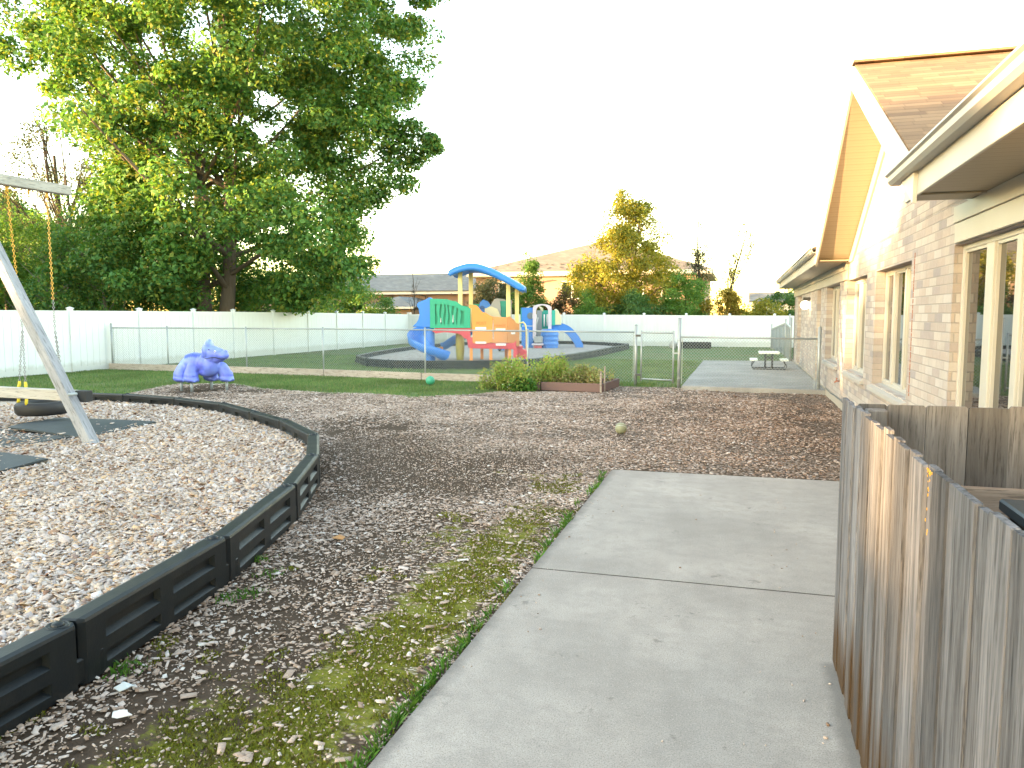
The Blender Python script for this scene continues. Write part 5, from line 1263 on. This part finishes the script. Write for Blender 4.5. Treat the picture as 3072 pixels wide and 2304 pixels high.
# lower trees to its left and right behind the fence
make_tree('bushy_tree', 'bushy green tree with a pale slim trunk left of the big maple', 'tree', (-26.15, 26.8, 0), [(1.3, 1.6), (2.5, 2.6), (4, 2.7), (5.2, 1.8), (6, .6)], 110, .7, 230, .10, 'maple', 'bark_pale', .14, 3.6, 12, limbs=14)
make_tree('bushy_tree', 'dense dark green tree at the far left edge behind the white fence', 'tree', (-33.5, 28.5, 0), [(.6, 3.6), (2.5, 4.4), (4.4, 3.6), (6.0, 2.2), (7.0, .7)], 190, .8, 210, .115, 'leaf_bright', 'bark_dark', .2, 4.5, 13, limbs=14)
make_tree('bushy_tree', 'dark bushy tree right of the swing post behind the white fence', 'tree', (-29.9, 30.5, 0), [(.6, 2.6), (2.5, 3.2), (4.0, 2.4), (5.4, .8)], 110, .8, 220, .11, 'leaf_dark', 'bark_dark', .16, 3.5, 14, limbs=10)
make_tree('bushy_tree', 'low dark undergrowth tree right of the maple trunk', 'tree', (-25.5, 36.5, 0), [(.4, 2.8), (2.2, 3.2), (3.6, 2.2), (4.6, .6)], 100, .8, 210, .11, 'leaf_dark', 'bark_dark', .14, 3, 15, limbs=10)
make_tree('bushy_tree', 'small green tree with a yellowing top left of the grey roof', 'tree', (-23.2, 45.0, 0), [(.6, 1.7), (1.8, 2.0), (3.0, 1.3), (4.2, .5)], 60, .6, 230, .11, 'maple', 'bark', .1, 2.5, 16, limbs=10)
make_tree('bushy_tree', 'green shrubby tree between the maple and the small yellowing tree', 'tree', (-26.5, 44.5, 0), [(.4, 2.6), (2.2, 3.0), (3.4, 2.0), (4.4, .5)], 90, .8, 180, .12, 'leaf_bright', 'bark', .12, 2.5, 17, limbs=10)
make_tree('sparse_tree', 'thin greyish tree with bare upper branches at the upper left edge', 'tree', (-36.5, 34.5, 0), [(4.5, 3.5), (7, 4.4), (9, 4.2), (11, 2.8), (12.6, .8)], 150, .75, 70, .12, 'leaf_grey', 'bark_dark', .2, 10.5, 18, limbs=60, shell=.3)
def bare(name, label, base, h, seed, spread=.35, r=.07, mat='bark_dark', n=14, lean=(0, 0)):
    random.seed(seed); t = thing(name, label, 'tree', base); m = MB(); B = Vector(base)
    top = B + Vector((lean[0] * h, lean[1] * h, h)); P = limb(m, B, top, r, .012, 7, .03, 8)
    for i in range(n):
        k = random.randint(1, 7); a = random.uniform(0, 6.28); l = h * random.uniform(.2, .42) * (1.1 - k / 9)
        q = P[k] + Vector((math.cos(a) * spread * l * 1.6, math.sin(a) * spread * l * 1.6, l)); pp = limb(m, P[k], q, r * .42 * (1.1 - k / 9), .008, 5, .08, 4)
        for j in range(3):
            q2 = pp[random.randint(1, 3)]; m.tube([q2, q2 + Vector((random.uniform(-.3, .3), random.uniform(-.3, .3), random.uniform(.2, .6))) * l * .45], [.012, .006], 4, False)
    m.build('trunk', mat, t, smooth=True); return t, P
bare('bare_tree', 'leafless grey tree leaning behind the fence near the swing chains', (-28.3, 26.2, 0), 5.2, 21, .7, .11, 'bark_pale', 18)
bare('bare_tree', 'tall leafless twigs rising above the lower trees at the upper left', (-29.5, 29.0, 0), 11.2, 22, .3, .10, 'bark_dark', 16, (-.09, 0))
bare('bare_tree', 'very thin leafless sapling in front of the grey roof', (-20.6, 46.5, 0), 5.3, 23, .22, .045, 'bark_dark', 12)
# right-hand group
make_tree('yellow_tree', 'tall yellow-green sunlit tree with a spiky top in front of the tan roof', 'tree', (-6.9, 50.4, 0), [(1.0, 3.0), (2.5, 3.7), (3.8, 3.6), (5.0, 3.1), (6.0, 2.2), (7.4, 1.9), (8.8, 1.4), (9.7, .5)], 210, .72, 210, .13, 'leaf_yellow', 'bark', .14, 8.5, 31, limbs=40, shell=.35)
make_tree('conifer_tree', 'narrow pointed green tree behind the right canopy posts', 'tree', (-12.7, 46.7, 0), [(.3, 1.3), (2, 1.15), (3.4, .9), (4.6, .55), (5.6, .12)], 70, .5, 220, .10, 'leaf_bright', 'bark', .09, 5, 32, limbs=16, shell=.2)
make_tree('dark_bush', 'dark grey-green round bush behind the climbing set', 'bush', (-15.3, 46.9, 0), [(.3, 1.7), (1.8, 2.1), (3.0, 1.4), (3.9, .4)], 70, .6, 230, .11, 'leaf_grey', 'bark_dark', .1, 2.5, 33, limbs=8)
make_tree('reddish_bush', 'reddish olive bush under the double window of the far house', 'bush', (-10.6, 47.6, 0), [(.2, 1.6), (1.4, 1.9), (2.4, 1.2), (3.3, .3)], 60, .55, 150, .10, 'leaf_red', 'bark_dark', .07, 2, 34, limbs=14)
make_tree('green_bush', 'green bush left of the yellow tree over the fence top', 'bush', (-8.7, 46.4, 0), [(.2, 1.3), (1.3, 1.6), (2.3, .9), (3.0, .3)], 50, .5, 210, .10, 'leaf_bright', 'bark_dark', .06, 2, 35, limbs=8)
make_tree('green_bush', 'dark green bush below the tall yellow tree', 'bush', (-6.0, 46.8, 0), [(.2, 1.8), (1.5, 2.0), (2.4, 1.2), (3.1, .3)], 65, .6, 210, .11, 'leaf_dark', 'bark_dark', .07, 2, 36, limbs=8)
make_tree('green_bush', 'green bush right of the yellow tree, under the thin grey tree', 'bush', (-3.2, 48.2, 0), [(.2, 1.7), (1.6, 1.9), (3.0, 1.5), (4.0, .9), (4.8, .3)], 80, .6, 170, .11, 'leaf_bright', 'bark_dark', .07, 3, 37, limbs=12)
make_tree('thin_tree', 'thin dark-stemmed tree with sparse leaves right of the yellow tree', 'tree', (-2.6, 50.6, 0), [(3.2, .4), (4.6, .8), (6.0, .6), (7.6, .35), (8.0, .1)], 26, .45, 34, .12, 'leaf_grey', 'bark_dark', .09, 7.6, 38, limbs=26, shell=.2)
make_tree('golden_bush', 'golden lit bush at the foot of the leaning thin tree', 'bush', (-.9, 48.0, 0), [(.2, 1.0), (1.4, 1.25), (2.6, .9), (3.5, .35)], 50, .5, 170, .11, 'leaf_gold', 'bark', .06, 2.4, 39, limbs=10)
make_tree('thin_tree', 'leaning thin tree with a few pale leaves near the brick building', 'tree', (-1.2, 50.8, 0), [(3.4, .9), (4.6, 1.0), (6.2, .9), (7.8, .6)], 20, .4, 26, .12, 'leaf_yellow', 'bark_dark', .08, 7.2, 40, limbs=20, lean=(.2, .02), shell=.3)
make_tree('hedge_bush', 'low yellow-green hedge along the fence towards the brick building', 'bush', (1.1, 47.5, 0), [(.2, 1.7), (1.3, 1.9), (1.9, 1.3), (2.6, .3)], 60, .5, 180, .11, 'leaf_yellow', 'bark_dark', .06, 1.6, 41, limbs=8)
make_tree('green_bush', 'dark green rounded tree tucked against the end of the brick building', 'bush', (2.75, 49.5, 0), [(.2, 1.2), (1.6, 1.4), (2.7, 1.1), (3.4, .3)], 50, .5, 230, .11, 'leaf_dark', 'bark_dark', .07, 2, 42, limbs=8)
# unseen trees added on the sunset side, heights and gaps shaped to shade the yard; they show in the window panes
sh0 = make_tree('shade_tree', 'unseen broad leafy tree beyond the left fence on the sunset side', 'tree', (-31, 4, 0), [(.2, 2.9), (2.2, 3.5), (4.6, 3.2), (6.0, 1.7), (6.9, .4)], 170, 1.0, 260, .2, 'maple', 'bark', .2, 4.5, 51, group='shade trees on the sunset side', limbs=10, shell=.25)
sh0.scale = (1, 1, 1)
SHW = ['nearest the house side', 'with a low rounded top', 'with a taller pointed crown', 'set back from the row', 'beside the pale sapling', 'in the middle of the row', 'opposite the swing', 'opposite the purple animal', 'with a broad spreading crown', 'near the start of the visible trees', 'at the far south end', 'behind the second one', 'low and wide behind the gap', 'lowest of the back row', 'low crowned at the back', 'at the back by the tall one', 'last in the back row', 'rounded one closing the back row', 'very tall one far off by the low house', 'second very tall one by the low house', 'third very tall one by the low house', 'last very tall one by the low house']
SPOTS = [(-31.5, -29.5, (1, 1, 1)), (-31.5, -25.0, (1, 1, 1.06)), (-31, -16.3, (1.0, 1.0, 1.13)), (-31, -11.1, (.57, .57, .95)), (-31.5, -5.6, (1.02, 1.02, 1.1)), (-31, .2, (1, 1, 1.12)), (-31.5, 8.6, (1, 1, 1)), (-32, 13.0, (1, 1, 1.04)), (-31.5, 17.5, (1, 1, 1)), (-33, 22.0, (1, 1, 1.05)), (-35, -23.7, (1.1, 1.1, .73)), (-35, -19.5, (1, 1, .9)), (-35, -16.0, (1, 1, .86)), (-35, -12.4, (1.1, 1.1, .66)), (-35, -8.5, (1, 1, .85)), (-35, -2, (1, 1, .85)), (-35, 5.5, (1, 1, .85)), (-64, 54, (1.8, 1.8, 1.8)), (-65.5, 46.5, (1.8, 1.8, 1.8)), (-64.5, 39.5, (1.8, 1.8, 1.75)), (-66, 33, (1.8, 1.8, 1.7))]  # last four added far off to shade the low house roof
for i, (x, y, k) in enumerate(SPOTS): tree_copy(sh0, (x, y, 0), i * 1.7, k, 'unseen leafy shade tree beyond the left fence, ' + SHW[i], 'shade trees on the sunset side')

# ================================================================= WOOD CHIPS, GRASS, MOSS, PLANTS
def chips(name, P, z, size, mat, label, seed, tilt=.35, thick=.11, wide=.62):
    g = np.random.default_rng(seed); N = len(P); L_ = size * np.exp(np.clip(g.normal(0, .38, N), -1, .75)); W_ = L_ * wide * (.45 + .75 * g.random(N)); T_ = np.minimum(L_, .05) * thick * (.5 + g.random(N))
    yaw = g.random(N) * 2 * np.pi; tx, ty = g.normal(0, tilt, N), g.normal(0, tilt, N); shear = g.normal(0, .28, N); tp = .72 + .28 * g.random(N)
    c = np.array([(-1, -1), (1, -1), (1, 1), (-1, 1)], float) * .5
    X = c[None, :, 0] * L_[:, None] + c[None, :, 1] * shear[:, None] * L_[:, None] * .5; Y = c[None, :, 1] * W_[:, None] * np.where(c[None, :, 0] > 0, tp[:, None], 1)
    def place(X, Y, Z):
        X2 = X * np.cos(yaw)[:, None] - Y * np.sin(yaw)[:, None]; Y2 = X * np.sin(yaw)[:, None] + Y * np.cos(yaw)[:, None]
        Z2 = Z + X * np.sin(tx)[:, None] + Y * np.sin(ty)[:, None]
        return np.stack([X2 + P[:, 0:1], Y2 + P[:, 1:2], Z2 + z[:, None]], 2)
    up = np.abs(np.sin(tx)) * L_ * .35 + np.abs(np.sin(ty)) * W_ * .35
    z = z + up
    V = np.concatenate([place(X, Y, np.zeros_like(X)), place(X * .94, Y * .9, np.zeros_like(X) + T_[:, None])], 1).reshape(-1, 3)
    b = np.arange(N)[:, None] * 8; F = np.concatenate([b + np.array(f)[None] for f in ((4, 5, 6, 7), (0, 1, 5, 4), (1, 2, 6, 5), (2, 3, 7, 6), (3, 0, 4, 7))], 0)
    o = np_mesh(name, V, F, mat); tag(o, label, 'wood chips', kind='stuff'); return o
g = np.random.default_rng(5)
def scatter(n, x0, x1, y0, y1): return np.stack([g.uniform(x0, x1, n), g.uniform(y0, y1, n)], 1)
def inview(P, m=.06):
    """keep what the yard in front of the picture can show (with a generous margin at the sides)"""
    c, s = math.cos(R(16.49)), math.sin(R(16.49)); f = -s * P[:, 0] + c * P[:, 1]; r = c * P[:, 0] + s * P[:, 1]
    return (f > 1.9) & (r < f * .72 + .9) & (r > -f * .95 - 2.2)
# pale chips in the swing area, denser near the camera
INNER = [(x - .13 if y < 8 else x - .06, y - (.12 if y > 8 else 0)) for x, y in SWING_POLY]
INNER = [(x * 1.0, y) for x, y in INNER]
def fill_chips():
    Ps = []
    for n, lo, hi in ((90000, 0, 5.5), (105000, 5.5, 8.5), (110000, 8.5, 16)):
        P = scatter(n * 6, -15, -2.9, .6, 11.3); d = np.hypot(P[:, 0], P[:, 1])
        k = in_poly(P[:, 0], P[:, 1], INNER) & inview(P) & (d >= lo) & (d < hi); P = P[k]
        area = {0: 10, 5.5: 24, 8.5: 55}[lo]; Ps.append(P[:n])
    P = np.concatenate(Ps)
    d = np.hypot(P[:, 0], P[:, 1]); z = .118 + .022 * (vnoise(P[:, 0], P[:, 1], 1.3, 4)) + .016 * g.random(len(P))
    return P, z, d
P, z, d = fill_chips()
chips('wood_chips', P, z, .022 + .0009 * d, 'chip_light', 'pale tan and grey wood chips filling the swing area', 3, .30)
nl = scatter(900, -6, -3, 1.5, 6); nl = nl[in_poly(nl[:, 0], nl[:, 1], INNER) & inview(nl)]
chips('large_wood_chips', nl, np.full(len(nl), .15), .038, 'chip_light', 'larger pale chips on top of the swing area bed', 8, .2, .12)
# chips on the rubber mats
mp_ = scatter(160, -9.8, -7.0, 5.3, 9.1); chips('scattered_chips', mp_, np.full(len(mp_), .205), .035, 'chip_light', 'stray pale chips lying on the black rubber mats', 9, .1)
# weathered mulch over the yard
P = np.concatenate([scatter(80000, -4.6, 1.8, .6, 8), scatter(140000, -13.5, 1.8, 4.5, 17), scatter(90000, -14, 1.8, 9, 18.6)])
G_, D_, M_ = zones(P[:, 0], P[:, 1]); n1 = vnoise(P[:, 0], P[:, 1], 1.6, 7); n2 = vnoise(P[:, 0], P[:, 1], .55, 9); n3 = vnoise(P[:, 0], P[:, 1], 5, 10)
dens = np.clip(-.42 + 1.0 * n1 + .5 * n2 + .55 * n3, .04, 1) - .74 * D_ * (.5 + .95 * n3) - .80 * np.clip(M_ * 1.5, 0, 1)
dens = np.clip(dens + .12 * ((P[:, 1] > 5) & (P[:, 0] > -3.2) & (P[:, 1] < 8)), .03, 1)
dens = dens * np.where(in_poly(P[:, 0], P[:, 1], SWING_POLY) | (G_ > .5) | ((P[:, 0] > -1.36) & (P[:, 1] < 8.5)) | (P[:, 0] > 1.8), 0, 1)
edge_b = np.zeros(len(P))
for (x1_, y1_) in BORDER[1:10]: edge_b = np.maximum(edge_b, np.exp(-(((P[:, 0] - x1_ - .18) ** 2 + (P[:, 1] - y1_ + .05) ** 2) / .14)))
dens = np.where(dens > 0, dens + .25 * edge_b, dens)
k = (g.random(len(P)) < dens) & inview(P); P = P[k]; d = np.hypot(P[:, 0], P[:, 1])
brown = (g.random(len(P)) < np.clip((P[:, 0] + 3.5) / 4.5, 0, 1) * (P[:, 1] > 8.3) * .85)
za = lambda Q: -.028 + .03 * (vnoise(Q[:, 0], Q[:, 1], 1.1, 1) - .5) + .012 * (vnoise(Q[:, 0], Q[:, 1], 5, 2) - .5) + .004
Q = P[~brown]; chips('mulch_chips', Q, za(Q), .0165 + .0006 * d[~brown], 'chip_mulch', 'weathered greyish wood chips scattered over the dirt yard', 4, .16)
Q = P[brown]; chips('brown_mulch', Q, za(Q), .016 + .0005 * d[brown], 'chip_brown', 'darker brown mulch spread in front of the brick building', 6, .2)
Q = scatter(520, -4.2, -1.4, 1.2, 6); Q = Q[inview(Q) & ~in_poly(Q[:, 0], Q[:, 1], SWING_POLY)]; chips('large_mulch_chips', Q, za(Q), .038, 'chip_mulch', 'larger bleached chips on the dirt near the camera', 14, .12, .10)
# fine grit and crumbs
Q = scatter(42000, -5.6, -1.33, .8, 10.5); Q = Q[inview(Q) & ~in_poly(Q[:, 0], Q[:, 1], SWING_POLY)]; chips('crumbs', Q, za(Q), .0085, 'chip_mulch', 'tiny splinters and crumbs on the dark dirt', 15, .3, .3)
# blades
def blades(name, P, z, h, wd, mat, label, cat, seed, lean=.5, kind='stuff'):
    g2 = np.random.default_rng(seed); N = len(P); a = g2.random(N) * 2 * np.pi; hh = h * (.5 + g2.random(N)); w_ = wd * (.6 + .8 * g2.random(N)); ln = g2.random(N) * lean * hh; b = g2.random(N) * 2 * np.pi
    ca, sa = np.cos(a) * w_, np.sin(a) * w_; dx, dy = np.cos(b) * ln, np.sin(b) * ln; x, y = P[:, 0], P[:, 1]
    V = np.stack([np.stack([x - ca, y - sa, z], 1), np.stack([x + ca, y + sa, z], 1), np.stack([x + ca * .6 + dx * .45, y + sa * .6 + dy * .45, z + hh * .62], 1), np.stack([x + dx, y + dy, z + hh], 1)], 1).reshape(-1, 3)
    o = np_mesh(name, V, np.arange(N * 4).reshape(-1, 4), mat)
    return tag(o, label, cat, kind=kind)
Q = np.concatenate([scatter(150000, -19.4, -2.0, 11.5, 19.5), scatter(150000, -19.4, 1.8, 18, 30)]); G_, _, _ = zones(Q[:, 0], Q[:, 1])
soft = G_ * (g.random(len(Q)) < .35 + .9 * vnoise(Q[:, 0], Q[:, 1], 2.2, 12))
k = (soft > .5) & ~in_poly(Q[:, 0], Q[:, 1], B2) & ~((Q[:, 0] > -1.25) & (Q[:, 1] > 18)) & inview(Q); Q = Q[k]
blades('grass', Q, np.full(len(Q), -.04), .052, .006, 'grassblade', 'short mown lawn grass with worn patches', 'grass', 16)
# ragged grass fringe spilling over the mulch
Q = scatter(30000, -14.5, -2.2, 13.0, 18.9); G_, _, _ = zones(Q[:, 0], Q[:, 1] + .35 * (vnoise(Q[:, 0], Q[:, 1], 2.5, 30))); Q = Q[(G_ > .5) & (g.random(len(Q)) < .5)]
blades('grass_fringe', Q, np.full(len(Q), -.04), .045, .006, 'grassblade', 'ragged thin grass fringe where lawn meets mulch', 'grass', 17)
# moss
Q = scatter(260000, -3.0, -1.33, 1.0, 8.2); _, _, M_ = zones(Q[:, 0], Q[:, 1]); n = vnoise(Q[:, 0], Q[:, 1], 9, 20) * .5 + vnoise(Q[:, 0], Q[:, 1], 3.1, 22) * .5
k = (M_ + 1.5 * (n - .5) > .46) & inview(Q) & (g.random(len(Q)) < .42); Q = Q[k]
blades('moss', Q, za(Q) - .008, .013, .0045, 'mossy', 'bright yellow-green moss along the concrete edge', 'moss', 18, .9)
# weeds along the slab edge
Q = []
for y in list(np.linspace(1.9, 3.8, 16)) + [4.1, 4.5, 5.2, 5.5, 5.9, 6.1, 6.3, 6.9, 7.3, 7.6, 7.9, 8.2]:
    n = int(g.integers(14, 60)); c = np.array([-1.345 - abs(g.normal(0, .02)), y + g.normal(0, .04)]); Q.append(c + g.normal(0, 1, (n, 2)) * np.array([.012, .06]))
Q = np.concatenate(Q); Q[:, 0] = np.minimum(Q[:, 0], -1.322)
blades('edge_weeds', Q, np.full(len(Q), -.04), .055, .0042, 'weed', 'small bright weeds in tufts along the concrete edge', 'weeds', 19, 1.0)
Q = []
for x, y in ((-2.95, 4.02), (-2.92, 2.95), (-3.3, 4.6), (-3.02, 3.9), (-3.02, 4.35)): Q.append(np.array([x + .06, y]) + g.normal(0, .05, (80, 2)))
Q = np.concatenate(Q); Q = Q[~in_poly(Q[:, 0], Q[:, 1], SWING_POLY)]
blades('timber_weeds', Q, np.full(len(Q), -.035), .03, .006, 'weed', 'tiny green weeds at the foot of the black timbers', 'weeds', 20, 1.2)
Q = np.concatenate([scatter(24, -1.25, .42, 1.5, 8.3), scatter(30, .25, .45, 2, 8.3), scatter(40, -1.28, -1.05, 2, 8.3)]); chips('path_crumbs', Q, np.full(len(Q), .002), .009, 'chip_mulch', 'few tiny wood crumbs blown onto the concrete', 25, .05, .3)
# litter
def scrap(name, label, cat, x, y, s, mat, seed):
    random.seed(seed); m = MB(); n = 8; V = []
    for i in range(n): a = 2 * math.pi * i / n; r = s * random.uniform(.6, 1.1); V.append((x + r * math.cos(a) * 1.3, y + r * math.sin(a) * .8, -.012 + random.uniform(0, .018)))
    m.v = V + [(x, y, .018)] + [(a, b, c - .004) for a, b, c in V]; m.f = [(i, (i + 1) % n, n) for i in range(n)] + [(i, n + 1 + i, n + 1 + (i + 1) % n, (i + 1) % n) for i in range(n)]
    tag(m.build(name, mat, None), label, cat)
scrap('paper_scrap', 'pale crumpled scrap lying at the foot of the nearest black timbers', 'scrap', -2.68, 2.76, .042, 'paper', 1)
scrap('bark_scrap', 'big bleached chip lying below the crumpled scrap', 'scrap', -2.50, 2.55, .04, 'label', 2)
scrap('dead_leaf', 'curled orange-brown dead leaf on the mulch mid yard', 'leaf', -2.92, 5.18, .05, 'dead_leaf', 3)
tag(chips('chip_on_path', np.array([[-1.0, 3.92]]), np.array([0.002]), .03, 'chip_mulch', 'x', 5, .02), 'single small chip lying on the near concrete slab', 'wood chip'); bpy.data.objects['chip_on_path']['kind'] = 'thing'
# plants of the bed
def plant(name, label, cx, cy, w_, dp, h, n, size, mat, seed, flowers=0, z0=.10):
    random.seed(seed); g3 = np.random.default_rng(seed); t = thing(name, label, 'plant', (cx, cy, z0)); m = MB(); C, Rr = [], []
    for i in range(n):
        a = g3.normal(0, .5); b = g3.normal(0, .5); x, y = cx + np.clip(a, -1, 1) * w_ * .5, cy + np.clip(b, -1, 1) * dp * .5; hh = h * (.45 + .55 * g3.random()) * (1 - .35 * abs(np.clip(a, -1, 1)))
        tx, ty = x + g3.normal(0, .10), y + g3.normal(0, .08); limb(m, (x * .8 + cx * .2, y, z0 - .05), (tx, ty, z0 + hh), .007, .003, 4, .08, 4)
        for k in range(5): f = (k + 1) / 5; C.append((x + (tx - x) * f + g3.normal(0, .03), y + (ty - y) * f + g3.normal(0, .03), z0 + hh * f)); Rr.append(.125)
    m.build('stem', 'leaf_red', t, smooth=True); C = np.array(C); Rr = np.array(Rr)
    V, F = leaves(C, Rr, 18, size, seed, 1.0); np_mesh('leaves', V, F, mat, t)
    if flowers:
        f = MB()
        for i in range(flowers): c = C[g3.integers(0, len(C))]; f.sphere((c[0] + g3.normal(0, .08), c[1] - .08, c[2] + .06), .014, 6, 4, (1, 1, .5))
        f.build('flowers', 'petal', t)
    return t
plant('flowering_plant', 'tall bushy plant with white specks of flowers spilling over the planter left end', -5.05, 17.0, 1.15, .9, .74, 80, .045, 'bed_leaf', 61, 26, .0)
plant('leafy_plant', 'feathery green plant in the middle of the planter', -4.2, 17.6, 1.1, .9, .70, 64, .042, 'bed_leaf', 62, 0)
plant('wilted_plant', 'wilted olive plant drooping behind the planter stake', -3.5, 17.6, 1.0, .8, .46, 36, .05, 'bed_leaf2', 63, 0)
plant('trailing_plant', 'low green weeds trailing from the planter front left corner', -4.75, 16.75, .7, .4, .30, 26, .05, 'weed', 64, 4, .0)
